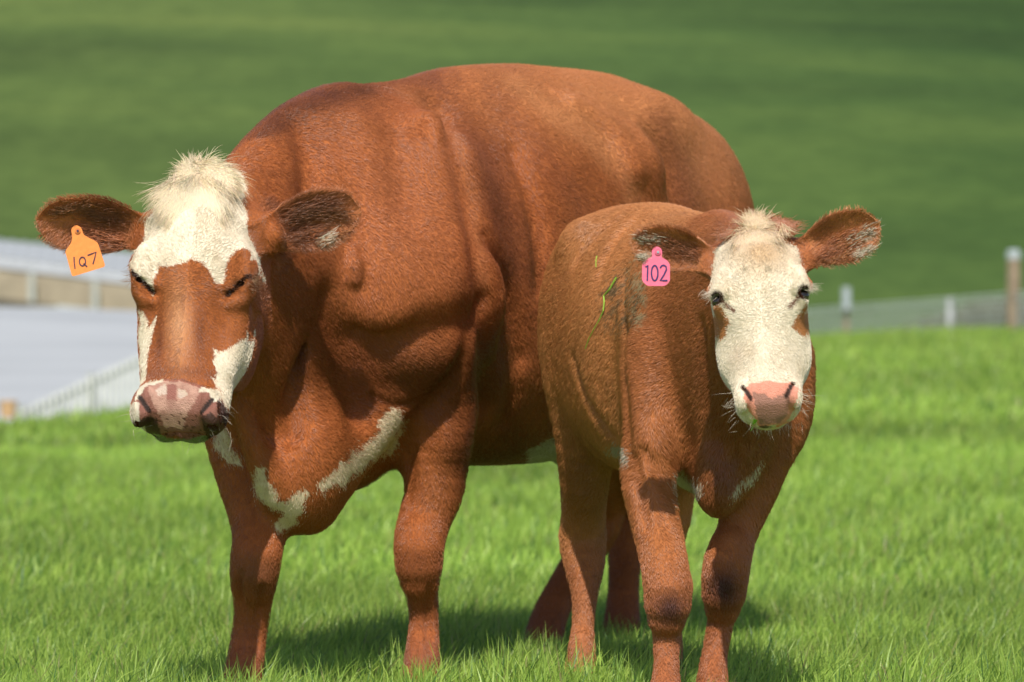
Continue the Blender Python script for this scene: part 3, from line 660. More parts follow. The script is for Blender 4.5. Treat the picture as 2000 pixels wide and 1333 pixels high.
def cow_color(P, fr, bf, ears, kindmap=False):
    n1 = fbm(P, 5, 1); n2 = fbm(P, 22, 4); n3 = vnoise(P, 110, 9)
    C = BROWN*(1+.16*n1+.10*n2+.05*n3)[:, None]*np.ones((len(P), 3))
    X, Y_ = proj(P, np.full(len(P), 10.0))
    # darker hair over the withers and lower legs, warmer forearms, painted shade and sheen
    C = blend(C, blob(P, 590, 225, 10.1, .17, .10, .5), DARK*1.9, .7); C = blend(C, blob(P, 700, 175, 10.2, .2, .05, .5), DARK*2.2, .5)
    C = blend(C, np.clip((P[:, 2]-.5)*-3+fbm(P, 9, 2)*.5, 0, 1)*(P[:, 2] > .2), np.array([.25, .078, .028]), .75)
    C = blend(C, blob(P, 830, 730, 10.0, .20, .12, .4), np.array([.15, .048, .018]), .85)  # lower shoulder darkened: its form shade painted into the coat
    C = blend(C, blob(P, 700, 700, 9.9, .08, .14, .3), np.array([.17, .045, .018]), .6)  # hollow between neck and shoulder, shade added as dark tone
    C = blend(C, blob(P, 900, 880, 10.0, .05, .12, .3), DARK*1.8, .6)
    C = blend(C, blob(P, 850, 960, 9.98, .05, .10, .3), np.array([.29, .10, .035]), .6)
    C = blend(C, blob(P, 815, 1110, 9.95, .07, .06, .3), DARK*1.7, .55)
    C = blend(C, blob(P, 500, 1120, 9.7, .07, .05, .3), np.array([.16, .065, .035]), .6)
    C = blend(C, blob(P, 960, 300, 10.5, .05, .22, .6), np.array([.20, .06, .024]), .5)  # groove behind the shoulder, shade painted in as a dark streak
    C = blend(C, blob(P, 1340, 370, 11.1, .06, .10, .5), np.array([.15, .055, .02]), .6)
    C = blend(C, blob(P, 1000, 900, 10.6, .3, .1, .5), DARK*1.5, .6)  # belly underside: shade put into the coat colour
    C = blend(C, blob(P, 1180, 190, 11, .6, .18, .9), np.array([.56, .24, .095]), .75)  # sunlit top of the back painted in as a tan zone
    C = blend(C, blob(P, 760, 420, 9.9, .20, .34, .4), np.array([.45, .155, .060]), .6)  # shoulder sheen painted in as lighter hair
    C = blend(C, blob(P, 1400, 300, 11.2, .16, .2, .8), np.array([.58, .25, .11]), .6)
    C = blend(C, blob(P, 1050, 640, 10.5, .3, .25, .6), np.array([.40, .135, .048]), .5)
    C = blend(C, blob(P, 590, 640, 9.8, .10, .20, .4), np.array([.17, .048, .016]), .8)  # neck beside the head: ear and head shadow painted dark
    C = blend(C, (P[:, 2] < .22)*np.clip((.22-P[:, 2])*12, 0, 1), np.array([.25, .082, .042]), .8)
    ax_, ay_ = proj(P); wob = 14*fbm(P, 9, 71)  # lines: dark spine hair, plus painted crease shade and ridge light
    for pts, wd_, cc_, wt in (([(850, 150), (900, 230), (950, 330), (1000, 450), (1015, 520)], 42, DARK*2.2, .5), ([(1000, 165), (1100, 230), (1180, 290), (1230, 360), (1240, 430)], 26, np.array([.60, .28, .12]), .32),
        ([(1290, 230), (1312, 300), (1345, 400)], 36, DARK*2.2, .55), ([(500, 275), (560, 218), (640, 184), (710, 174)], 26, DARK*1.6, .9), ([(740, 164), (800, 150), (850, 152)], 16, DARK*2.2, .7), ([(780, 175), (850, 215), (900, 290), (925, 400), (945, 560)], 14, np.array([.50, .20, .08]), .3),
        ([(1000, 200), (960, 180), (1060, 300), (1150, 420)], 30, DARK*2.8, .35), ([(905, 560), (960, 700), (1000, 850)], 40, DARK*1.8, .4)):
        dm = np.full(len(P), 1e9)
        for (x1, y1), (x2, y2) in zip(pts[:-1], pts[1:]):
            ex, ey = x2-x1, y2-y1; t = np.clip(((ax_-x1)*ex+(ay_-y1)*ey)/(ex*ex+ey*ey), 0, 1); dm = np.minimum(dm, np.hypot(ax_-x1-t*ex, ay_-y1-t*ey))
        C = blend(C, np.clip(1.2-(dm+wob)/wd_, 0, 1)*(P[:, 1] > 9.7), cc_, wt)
    jx = 14*fbm(P, 45, 21); jy = 14*fbm(P+.37, 45, 23); hx, hy = X+jx, Y_+jy
    fb = P[:, 1] < 10.15
    for pl in ([(424, 830), (461, 830), (466, 871), (485, 908), (458, 891), (436, 871)],
               [(522, 900), (539, 900), (542, 935), (566, 969), (596, 954), (615, 942), (610, 974), (596, 1003), (571, 1028), (549, 1015), (563, 999), (556, 984), (512, 958), (503, 935), (517, 935)],
               [(635, 940), (669, 908), (713, 869), (748, 838), (757, 800), (782, 795), (790, 822), (780, 845), (775, 884), (745, 892), (718, 907), (679, 942), (664, 937), (645, 952)]):
        C = blend(C, poly_in(hx, hy, pl) & fb, WHITE*np.array([.95, .9, .8]))
    C = blend(C, poly_in(hx, hy, [(1030, 900), (1050, 886), (1110, 865), (1110, 1000), (1030, 1000)]) & (P[:, 1] > 10.3), WHITE*.7)
    # head
    o, a, u, v, L = fr; s_, u_, v_, x, y = face_xy(fr, P, -.01)
    hd = (s_ > -.06) & (s_ < .68) & (np.abs(u_) < .145) & (v_ > np.where(s_ < .12, -.15, -.27)) & (v_ < .06) & (P[:, 1] < 9.68)
    C = blend(C, hd, BROWN*(1+.1*n2+.06*n3)[:, None]*np.array([.95, .97, 1]))
    X2, Y2 = x+.55*jx, y+.55*jy; frontish = v_ > -.17
    C = blend(C, hd & poly_in(X2, Y2, [(285, 560), (340, 540), (420, 560), (440, 620), (418, 740), (290, 740), (275, 640)]), BROWN*.92)
    C = blend(C, hd*soft(x, 350, 38)*soft(y, 640, 120), np.array([.66, .34, .17]), .9)  # highlight down the nose bridge painted as a light stripe
    C = blend(C, hd*soft(x, 392, 16)*soft(y, 650, 55), DARK*1.8, .85); C = blend(C, hd*soft(x, 308, 14)*soft(y, 660, 90), DARK*2.0, .85)  # side planes of the nose, shading painted into the coat
    C = blend(C, hd*soft(y, 728, 18)*(x > 280)*(x < 425), DARK*2.0, .55)
    pol = {'fore': [(318, 280), (303, 360), (288, 400), (275, 440), (250, 500), (250, 522), (262, 534), (280, 552), (298, 578), (302, 545), (312, 522), (340, 526), (352, 524), (375, 516), (400, 521), (412, 535), (420, 554), (434, 552), (445, 515), (458, 490), (472, 486), (486, 490), (492, 512), (499, 508), (494, 478), (484, 466), (480, 440), (478, 405), (472, 380), (468, 350), (450, 280)],
           'l': [(262, 590), (274, 604), (283, 628), (298, 608), (291, 660), (281, 705), (276, 735), (262, 740)],
           'r': [(499, 560), (491, 590), (481, 618), (470, 640), (448, 662), (430, 678), (412, 672), (415, 700), (421, 715), (419, 735), (408, 730), (424, 755), (430, 800), (437, 776), (443, 800), (452, 830), (470, 830), (520, 720), (497, 700), (489, 660), (487, 640), (494, 610), (502, 566)]}
    for k, pl in pol.items():
        C = blend(C, hd & poly_in(X2, Y2, pl) & (v_ > (-.13 if k != 'fore' else -.16)), WHITE*(1+.04*n2)[:, None])
    # muzzle
    mz = hd & (y > 742) & (s_ > .47) & (v_ > -.12)
    MB = np.array([.27, .105, .072]); C = blend(C, mz & poly_in(X2, Y2, [(262, 770), (280, 745), (330, 738), (390, 750), (420, 762), (438, 790), (440, 840), (260, 840)]), MB)
    C = blend(C, mz & poly_in(X2, Y2, [(272, 760), (284, 742), (320, 738), (318, 748), (292, 754), (280, 775), (272, 790), (266, 790)]), WHITE*.85)
    C = blend(C, mz & poly_in(X2, Y2, [(388, 768), (400, 756), (425, 762), (432, 785), (424, 795), (410, 772)]), WHITE*.8)
    PINK = blend(np.array([.52, .285, .21])*(1+.10*n2+.12*n3)[:, None], np.clip(fbm(P, 60, 77)*2.2-.1, 0, 1), np.array([.34, .16, .115]), .8)
    C = blend(C, mz & poly_in(x+.3*jx, y+.3*jy, [(293, 756), (320, 745), (352, 748), (388, 758), (390, 774), (368, 806), (352, 828), (316, 826), (308, 806), (296, 780)]), PINK)
    C = blend(C, mz & poly_in(x+.4*jx, y+.4*jy, [(304, 760), (324, 752), (326, 772), (312, 775)]), np.array([.60, .45, .36]))
    C = blend(C, mz & poly_in(x+.3*jx, y+.3*jy, [(328, 752), (347, 754), (348, 786), (325, 784)]), np.array([.30, .11, .08]))
    C = blend(C, mz & poly_in(x+.4*jx, y+.4*jy, [(348, 762), (362, 768), (368, 776), (352, 782)]), np.array([.58, .42, .34]))
    C = blend(C, mz & (y > 806) & (vnoise(P, 190, 41) > .52) & (x > 300) & (x < 400), DARK*.9)
    C = blend(C, hd & (s_ > .50) & (((x < 304) & (y+.6*jy > 816)) | ((x > 392) & (y+.6*jy > 816)) | ((x+.5*jx > 428) & (y > 784))), DARK*.45, .93)
    C = blend(C, mz & (np.abs(x-262) < 12) & (y > 790) & (y < 825), WHITE*.8)
    C = blend(C, hd & (s_ > .585) & (v_ < -.075) & (np.abs(u_) < .06), np.array([.24, .28, .12]))
    C = blend(C, hd*(C[:, 2] > .33)*np.clip(fbm(P, 26, 88)*1.6+.05, 0, 1), np.array([.60, .46, .30]), .45)
    for q in (-1, 1):        # nostrils and closed lids
        for (s0, u0, s1, u1, r_, c_) in ((.556, .081, .583, .060, .0050, DARK*.25), (.302, .082, .262, .134, .0042, DARK*.35)):
            A = np.array([s0, q*u0]); B = np.array([s1, q*u1]); w = np.stack([s_, u_], 1)-A; d = B-A; t = np.clip(w@d/(d@d), 0, 1); dd = np.linalg.norm(w-t[:, None]*d, axis=1)
            C = blend(C, hd*np.clip((r_*1.3-dd)/(r_*.4), 0, 1)*(v_ > -.05), c_)
    # ears
    for i, (b0, t0) in enumerate(((hp(fr, .125, -.105, -.10), P3(66, 428, 9.36)), (hp(fr, .125, .105, -.10), P3(708, 408, 9.52)))):
        ax = t0-b0; Lx = np.linalg.norm(ax); ax = ax/Lx; q = P-b0; tt = q@ax/Lx; rr = np.linalg.norm(q-(q@ax)[:, None]*ax, axis=1)
        m = (tt > .22) & (tt < 1.1) & (rr < .11) & ~(hd & (np.abs(u_) < .135))
        Ce = np.array([.44, .16, .065])*(1+.35*vnoise(P*np.array([1, 1, 3]), 60, 7))[:, None]; C = blend(C, m, Ce)
        C = blend(C, m*soft(tt, .42, .25), DARK*1.8, .7)
        if i == 1:
            C = blend(C, m*np.clip(1.4-np.linalg.norm((np.stack(proj(P), 1)-[637, 468])/[20, 12], axis=1), 0, 1), WHITE*.9)
            C = blend(C, m*np.clip(1.4-np.linalg.norm((np.stack(proj(P), 1)-[602, 462])/[16, 10], axis=1), 0, 1), np.array([.45, .13, .04]), .8)
    mole = blob(P, 692, 532, 9.78, .024, .03, .08); C = blend(C, mole, DARK*1.6, .7)
    hoof = P[:, 2] < .07; C = blend(C, hoof, np.array([.06, .045, .035]))
    bare = mz & (v_ > -.09) & (y > 746) & poly_in(x, y, [(270, 750), (330, 742), (400, 758), (428, 790), (430, 832), (268, 832)])
    return np.clip(C, .004, .9), bare | hoof, hd, (s_, u_, v_)
CB = np.array([.53, .225, .080])
def calf_color(P, fr, bf, ears):
    n1 = fbm(P, 7, 31); n2 = fbm(P, 26, 34); n3 = vnoise(P, 120, 39)
    C = CB*(1+.18*n1+.16*n2+.06*n3)[:, None]*np.ones((len(P), 3))
    X, Y_ = proj(P, np.full(len(P), 10.0)); W, b, l = bf; q = P-W; sb = q@b
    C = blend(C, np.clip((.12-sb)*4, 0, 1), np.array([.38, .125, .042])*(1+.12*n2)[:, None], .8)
    C = blend(C, blob(P, 1420, 800, 9.9, .09, .20, .3), np.array([.17, .05, .02]), .6)  # head's shadow on the chest painted into the coat
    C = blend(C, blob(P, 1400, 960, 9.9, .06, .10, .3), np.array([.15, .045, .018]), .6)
    C = blend(C, blob(P, 1480, 850, 10.0, .09, .12, .3), np.array([.22, .075, .028]), .5)  # upper leg below the head, same painted shadow
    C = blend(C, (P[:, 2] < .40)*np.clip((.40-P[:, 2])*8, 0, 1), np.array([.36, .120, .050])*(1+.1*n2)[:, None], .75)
    KD = np.array([.085, .035, .028])
    C = blend(C, blob(P, 1308, 1192, 9.82, .042, .046, .12), KD, .95); C = blend(C, blob(P, 1414, 1150, 9.98, .046, .058, .12), KD*.8, .95)
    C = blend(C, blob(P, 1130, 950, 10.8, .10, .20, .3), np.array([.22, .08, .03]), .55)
    jx = 12*fbm(P, 45, 51); jy = 12*fbm(P+.37, 45, 53); hx, hy = X+jx, Y_+jy; fb = P[:, 1] < 10.2
    for pl in ([(1322, 918), (1345, 932), (1368, 945), (1360, 968), (1338, 975), (1332, 1000), (1322, 985), (1318, 940)],
               [(1425, 975), (1440, 945), (1465, 925), (1488, 900), (1490, 915), (1472, 938), (1450, 955), (1432, 975)]):
        C = blend(C, poly_in(hx, hy, pl) & fb, WHITE*.85)
    C = blend(C, poly_in(hx, hy, [(1195, 885), (1222, 875), (1222, 905), (1200, 900)]), WHITE*.6)
    dirt = (blob(P, 1210, 590, 10.5, .045, .07, .6) > .05) & (vnoise(P, 60, 61)+vnoise(P, 140, 62)*.6 > .25); C = blend(C, dirt, np.array([.13, .10, .055]), .8)
    dirt2 = (blob(P, 1243, 575, 10.3, .016, .07, .6) > .05) & (vnoise(P, 70, 63) > .1); C = blend(C, dirt2, np.array([.36, .31, .18]), .8)
    s_, u_, v_, x, y = face_xy(fr, P, -.01)
    hd = (s_ > -.05) & (s_ < .56) & (np.abs(u_) < .135) & (v_ > -.25) & (v_ < .05) & (P[:, 1] < 9.75)
    C = blend(C, hd, np.array([.44, .155, .06])*(1+.12*n2)[:, None])
    X2, Y2 = x+.5*jx, y+.5*jy
    face = [(1478, 400), (1500, 405), (1496, 440), (1500, 462), (1530, 468), (1556, 470), (1566, 500), (1572, 530), (1582, 560), (1584, 578), (1600, 700), (1600, 860), (1380, 860), (1370, 700), (1380, 600), (1386, 560), (1388, 520), (1398, 478), (1420, 448), (1450, 438), (1462, 418)]
    C = blend(C, hd & poly_in(X2, Y2, face) & (v_ > -.125), WHITE*(1+.05*n2+.02*n3)[:, None])
    C = blend(C, hd*np.clip(1.25-np.sqrt(((x-1490)/72)**2+((y-496)/52)**2), 0, 1)*(y > 440)*(1 if True else 0)*poly_in(X2, Y2, face), np.array([.56, .38, .22]), .95)
    C = blend(C, hd & (poly_in(X2, Y2, [(1380, 594), (1410, 602), (1421, 625), (1419, 646), (1404, 645), (1390, 622)]) | poly_in(X2, Y2, [(1547, 633), (1558, 610), (1580, 588), (1586, 608), (1578, 641), (1562, 640)])), CB*.9)
    C = blend(C, hd*soft(x, 1440, 26)*soft(y, 690, 45), np.array([.62, .45, .32]), .45)
    C = blend(C, hd & ((np.hypot(x-1455, y-532) < 6) | (np.hypot(x-1500, y-531) < 7)), np.array([.35, .28, .18]), .6)
    C = blend(C, hd*(C[:, 2] > .33)*np.clip(fbm(P, 30, 89)*1.6+.05, 0, 1), np.array([.60, .46, .30]), .45)
    mz = hd & (s_ > .37) & (v_ > -.09)
    nose = [(1453, 766), (1466, 750), (1505, 746), (1545, 750), (1560, 764), (1557, 786), (1543, 806), (1528, 817), (1482, 820), (1466, 802), (1454, 787)]
    C = blend(C, mz & poly_in(x+.25*jx, y+.25*jy, nose), np.array([.74, .29, .20])*(1+.1*n3)[:, None])
    C = blend(C, mz & poly_in(x+.3*jx, y+.3*jy, [(1470, 766), (1490, 772), (1507, 780), (1530, 772), (1546, 762), (1540, 800), (1525, 815), (1485, 818), (1475, 795)]), np.array([.36, .17, .12]))
    C = blend(C, hd & (y > 819) & (y < 825) & (s_ > .44) & (np.abs(u_) < .05), np.array([.05, .035, .02]), .9)
    C = blend(C, hd & (y >= 825) & (np.abs(u_) < .04), np.array([.62, .60, .38]), .6)
    for q in (-1, 1):
        for (s0, u0, s1, u1, r_, c_) in ((.416, .058, .441, .042, .0050, DARK*.35), (.228, .066, .205, .090, .0035, np.array([.2, .1, .06]))):
            sk = np.array([.99, .95]); A = np.array([s0, q*u0])*sk; B = np.array([s1, q*u1])*sk; w = np.stack([s_, u_], 1)-A; d = B-A; t = np.clip(w@d/(d@d), 0, 1); dd = np.linalg.norm(w-t[:, None]*d, axis=1)
            C = blend(C, hd*np.clip((r_*1.3-dd)/(r_*.4), 0, 1)*(v_ > -.05), c_)
        dd = np.sqrt((s_-.197)**2+(u_-q*.098)**2+v_**2*.5); C = blend(C, hd*np.clip((.0185-dd)/.005, 0, 1), DARK*.4)
    for i, (b0, t0) in enumerate(((hp(fr, .075, -.085, -.085), P3(1230, 468, 9.48)), (hp(fr, .075, .085, -.085), P3(1722, 436, 9.50)))):
        ax = t0-b0; Lx = np.linalg.norm(ax); ax = ax/Lx; q = P-b0; tt = q@ax/Lx; rr = np.linalg.norm(q-(q@ax)[:, None]*ax, axis=1)
        m = (tt > .22) & (tt < 1.1) & (rr < .09) & ~(hd & (np.abs(u_) < .108))
        C = blend(C, m, np.array([.52, .205, .085])*(1+.3*vnoise(P*np.array([1, 1, 3]), 70, 7))[:, None])
        C = blend(C, m*soft(tt, .40, .2), DARK*2, .5)
        for (ex, ey, rx, ry, cc_) in (((1262, 468, 18, 6, WHITE*.7), (1262, 500, 12, 8, WHITE*.7)) if i == 0 else ((1690, 462, 18, 9, WHITE*.75), (1690, 496, 14, 10, WHITE*.9), (1650, 502, 22, 8, np.array([.6, .2, .1])))):
            C = blend(C, m*np.clip(1.4-np.linalg.norm((np.stack(proj(P), 1)-[ex, ey])/[rx, ry], axis=1), 0, 1), cc_, .85)
    hoof = P[:, 2] < .02; C = blend(C, hoof, np.array([.06, .045, .035]))
    bare = (mz & poly_in(x, y, nose)) | (hd & (y > 818) & (y < 824) & (s_ > .44) & (np.abs(u_) < .045)) | hoof
    return np.clip(C, .004, .9), bare, hd, (s_, u_, v_)

def rescale(P, k):
    c = np.array([0, 0, CAMZ]); return c+(P-c)*k
fur_m = attr_mat('coat hair', rough=.32, spec=.5, sheen=.0)
nose_m = attr_mat('nose skin', rough=.46, spec=.45, bump=(320, .8, .005))
skin_m = attr_mat('hide', rough=.9, spec=.05, bump=(160, .25, .003))
HAIRN = 1.0; CLUMP = .12
def coat(S, V, Fq, N, C, bare, hd, loc, fr, bf, ears, n, Lb, Lf, rad, cfun, parent, k, seed, lift=.45):
    r = np.random.default_rng(seed); P0, P1, P2, P3_ = [V[Fq[:, i]] for i in range(4)]
    ar = .5*np.linalg.norm(np.cross(P2-P0, P3_-P1), axis=1); keep = ~bare[Fq].any(1)&(V[Fq[:, 0], 2] > .03); ar = ar*keep
    ctr = (P0+P2)/2; nn = N[Fq[:, 0]]
    hdf = hd[Fq[:, 0]]; facing = -(nn*nrm([0, 1, -.05])).sum(1)
    w = ar*np.where(facing > -.25, 1.0, .35)*np.where(hdf, 1.7, 1.0)
    idx = r.choice(len(Fq), n, p=w/w.sum()); a, b = r.random((2, n, 1))
    p = (1-a)*(1-b)*P0[idx]+a*(1-b)*P1[idx]+a*b*P2[idx]+(1-a)*b*P3_[idx]
    nv = N[Fq[idx, 0]]; col_ = C[Fq[idx]].mean(1)
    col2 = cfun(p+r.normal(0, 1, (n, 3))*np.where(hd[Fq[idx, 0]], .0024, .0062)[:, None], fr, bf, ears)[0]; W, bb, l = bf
    s_, u_, v_ = [q[Fq[idx, 0]] for q in loc]; h = hd[Fq[idx, 0]]
    flow = np.tile(bb*.75+np.array([0, 0, -.62]), (n, 1)); low = np.clip((.62-p[:, 2])*6, 0, 1)[:, None]; flow = flow*(1-low)+np.array([0, .1, -1.])*low
    flow = flow+.45*np.stack([vnoise(p, 6, seed+1), vnoise(p, 6, seed+2), vnoise(p, 6, seed+3)], 1)
    o, ax, u, vv, L = fr; wh = .29 if L > .55 else .255
    ff = ax*np.tanh((s_-wh)/.03)[:, None]+u*(np.tanh(u_/.03)*np.exp(-((s_-wh)/.10)**2)*1.2+.35*np.sign(u_))[:, None]+vv*-.1
    ff = ff+.22*np.stack([vnoise(p, 28, seed+4), vnoise(p, 28, seed+5), vnoise(p, 28, seed+6)], 1)
    flow = np.where(h[:, None], ff, flow)
    length = np.where(h, Lf, Lb*np.clip(.55+(p[:, 2]-.35)*1.8, .55, 1))*(1+.3*vnoise(p, 14, seed+8))
    for (b0, t0) in parent['earaxes']:
        e = t0-b0; Le = np.linalg.norm(e); e = e/Le; q = p-b0; tt = q@e/Le; rr = np.linalg.norm(q-(q@e)[:, None]*e, axis=1)
        m = (tt > .25) & (tt < 1.1) & (rr < .12) & ~(h & (np.abs(u_) < .13)); 
        perp = (q-(q@e)[:, None]*e)/(rr[:, None]+1e-6); flow = np.where(m[:, None], e*.9+perp*.9+np.array([0, 0, -.2]), flow); length = np.where(m, Lf*1.5+.007*(rr > .035), length)
    flow = flow-nv*(flow*nv).sum(1)[:, None]; flow /= np.linalg.norm(flow, axis=1)[:, None]+1e-6
    cl = np.stack([vnoise(p, 75, seed+11), vnoise(p, 75, seed+12), vnoise(p, 75, seed+13)], 1)
    flow = flow+CLUMP*cl+r.normal(0, .10, (n, 3)); lf = lift*(1+.5*vnoise(p, 60, seed+14))[:, None]*r.uniform(.5, 1.5, (n, 1))
    length = (length*r.uniform(.65, 1.25, n))[:, None]; K = 4; pts = []
    for i in range(K):
        t = i/(K-1); pts.append(p-nv*.0012+length*(t*flow*(.75+.25*t)+nv*lf*(t-.35*t*t)))
    PP = np.stack(pts, 1); rr_ = np.stack([np.full(n, rad*f) for f in (1, .95, .75, .25)], 1)*r.uniform(.8, 1.2, (n, 1))
    tone = r.normal(1, .07, (n, 1)); tone = tone*(1+.06*vnoise(p, 55, seed+20))[:, None]
    return rescale(PP.reshape(-1, 3), k).reshape(PP.shape), rr_, np.clip(col2*tone, .004, .92)

def build_animal(name, label, cat, fn, cfun, lo, hi, k, fine, h, nh, Lb, Lf, rad, earaxes, seed, base, lift):
    S, fr, bf, ears = fn(); V, Fq, N = S.mesh(lo, hi, h, fine, .0042)
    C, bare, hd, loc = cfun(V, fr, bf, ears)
    root = empty(name, base, label, cat)
    # hide darkens nothing: the skin carries the coat's own colour
    inset = np.where(bare, 0, np.where(hd, .0018, .0032))[:, None]
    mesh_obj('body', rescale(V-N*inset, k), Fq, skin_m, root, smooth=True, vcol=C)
    me = bpy.data.objects['body' if name == 'cow' else 'body.001'].data; me.materials.append(nose_m)
    ia = Fq.astype(int); mi = np.where(bare[ia].all(1), 1, 0).astype(np.int32)
    if len(me.polygons) == len(mi): me.polygons.foreach_set('material_index', mi)
    P, R_, Cc = coat(S, V, Fq, N, C, bare, hd, loc, fr, bf, ears, int(nh*HAIRN), Lb, Lf, rad, cfun, {'earaxes': earaxes(fr)}, k, seed, lift)
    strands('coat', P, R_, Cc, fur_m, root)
    return S, fr, bf, ears, root
CK, LK = 1.02, .93
cow = build_animal('cow', 'large red-brown cow with white forehead and brown nose bridge, standing beside the calf', 'cow', sculpt_cow, cow_color,
    np.array((-1.2, 9.0, -.02)), np.array((.85, 12.1, 1.68)), CK, ((-1.12, 9.0, .55), (-.26, 9.75, 1.35)), .0085, 700000, .0082, .0048, .00036,
    lambda fr: ((hp(fr, .125, -.105, -.10), P3(66, 428, 9.36)), (hp(fr, .125, .105, -.10), P3(708, 408, 9.52))), 100, (-.1, 10.7, 0), .24)
calf = build_animal('calf', 'brown calf with a cream white face standing at the right of the cow', 'calf', sculpt_calf, calf_color,
    np.array((.02, 9.1, -.12)), np.array((.95, 11.5, 1.32)), LK, ((.22, 9.1, .6), (.9, 9.75, 1.25)), .0075, 420000, .0115, .0042, .00040,
    lambda fr: ((hp(fr, .075, -.085, -.085), P3(1230, 468, 9.48)), (hp(fr, .075, .085, -.085), P3(1722, 436, 9.50))), 200, (.4, 9.9, 0), .28)

# ------------------------------------------------------------------ ear tags, eyes, long hair, whiskers
glossy_eye = simple('wet dark eye', (.012, .008, .006), rough=.08, spec=.8)
lid_m = simple('dark lid skin', (.05, .022, .015), rough=.5)
def ellipsoid(c, r, axes, n=20):
    A = np.array([nrm(x) for x in axes]); V = []; Fs = []
    for i in range(n+1):
        th = math.pi*i/n
        for j in range(2*n): V.append([math.sin(th)*math.cos(math.pi*j/n), math.sin(th)*math.sin(math.pi*j/n), math.cos(th)])
    for i in range(n):
        for j in range(2*n): Fs.append((i*2*n+j, i*2*n+(j+1) % (2*n), (i+1)*2*n+(j+1) % (2*n), (i+1)*2*n+j))
    return (np.array(V)*np.array(r))@A+np.array(c), Fs
def eyes(A, k, s_, u_, v_, r):
    S, fr, bf, ears, root = A; o, a, u, v, L = fr
    for q in (-1, 1):
        V, Fs = ellipsoid(rescale(hp(fr, s_, q*u_, v_), k), r, (a, u, v)); mesh_obj('eye', V, Fs, glossy_eye, root, smooth=True)
eyes(cow, CK, .284, .102, -.040, (.017, .019, .017)); eyes(calf, LK, .200, .096, -.024, (.015, .017, .017))

def ribbon(pts, w, Y_of, k):
    """pen stroke of real thickness on the tag"""
    V = []; Fs = []; pts = np.array(pts, float); n = len(pts)
    for i in range(n):
        d = pts[min(i+1, n-1)]-pts[max(i-1, 0)]; d = d/(np.linalg.norm(d)+1e-9); m = np.array([-d[1], d[0]])*w/2
        for sgn in (-1, 1):
            for dy in (0, .0012): x, y = pts[i]+m*sgn; V.append(rescale(P3(x, y, Y_of(x, y)-.0030-dy), k))
    for i in range(n-1):
        a = i*4; b = a+4
        Fs += [(a+1, b+1, b+3, a+3), (a, a+2, b+2, b), (a, b, b+1, a+1), (a+2, a+3, b+3, b+2)]
    Fs += [(0, 1, 3, 2), (4*n-4, 4*n-2, 4*n-1, 4*n-3)]
    return np.array(V), Fs
def slab(poly, Y_of, th, k):
    n = len(poly); V = [rescale(P3(x, y, Y_of(x, y)-d), k) for d in (th, 0) for x, y in poly]
    Fs = [tuple(range(n))[::-1], tuple(range(n, 2*n))]+[(i, (i+1) % n, n+(i+1) % n, n+i) for i in range(n)]
    return np.array(V), Fs
def rounded(poly, r, n=4):
    out = []; P = [np.array(p, float) for p in poly]; m = len(P)
    for i in range(m):
        a, b, c = P[i-1], P[i], P[(i+1) % m]; d1 = a-b; d2 = c-b; l1 = min(r, np.linalg.norm(d1)*.45); l2 = min(r, np.linalg.norm(d2)*.45)
        s0 = b+d1/np.linalg.norm(d1)*l1; s1 = b+d2/np.linalg.norm(d2)*l2
        for j in range(n+1):
            t = j/n; out.append((1-t)**2*s0+2*t*(1-t)*b+t*t*s1)
    return out
def circle(cx, cy, rx, ry=None, n=22, a0=0, a1=2*math.pi):
    ry = ry or rx; return [(cx+rx*math.cos(a0+(a1-a0)*i/n), cy+ry*math.sin(a0+(a1-a0)*i/n)) for i in range(n+1)]
def ear_tag(A, k, poly, stud, strokes, colr, pen, penw, label, topxy, lean):
    S = A[0]; Yt = on(S, topxy[0], topxy[1], 0)[1]
    Y_of = lambda x, y: Yt-.009-(y-topxy[1])*lean
    base = rescale(P3(topxy[0], topxy[1], Yt), k)
    root = empty('ear_tag', tuple(base), label, 'ear tag', 'numbered tags in the ears')
    pm = simple('tag plastic '+label[:6], colr, rough=.38, noise_amt=.10, scale=90, spec=.5, bump=.05)
    V, Fs = slab(rounded(poly, 5), Y_of, .0028, k); mesh_obj('tag_panel', V, Fs, pm, root)
    im = simple('ink '+label[:6], pen, rough=.5)
    V, Fs = merge([ribbon(q, penw, Y_of, k) for q in strokes]); mesh_obj('number', V, Fs, im, root)
    V, Fs = merge([slab(circle(stud[0], stud[1], stud[2])[:-1], lambda x, y: Y_of(x, y)-.0028, .003, k)])
    mesh_obj('stud', V, Fs, simple('stud '+label[:6], tuple(c*.75 for c in colr), rough=.35), root)
    V, Fs = slab(circle(stud[0]+.3, stud[1]+.3, stud[2]*.42)[:-1], lambda x, y: Y_of(x, y)-.0058, .002, k)
    mesh_obj('stud_pin', V, Fs, im if stud[3] else simple('pin metal', (.6, .58, .55), rough=.25, metallic=1), root)
ear_tag(cow, CK, [(138.5, 447), (148, 439), (159, 445), (163, 459), (191, 474), (206, 521), (141, 541), (127, 491), (139, 475), (141.5, 464)], (151.5, 451, 5.5, True),
    [[(144.5, 502), (145, 513), (146.5, 525)], circle(161, 511, 6, 8.5, a0=-1.9, a1=4.5), [(163, 515), (170, 521)], [(171, 499), (179, 496), (187.5, 492.5), (185, 504), (181.5, 516)]],
    (.88, .27, .055), (.05, .02, .05), 2.3, 'orange ear tag marked 107 in the ear of the cow', (150, 452), .00010)
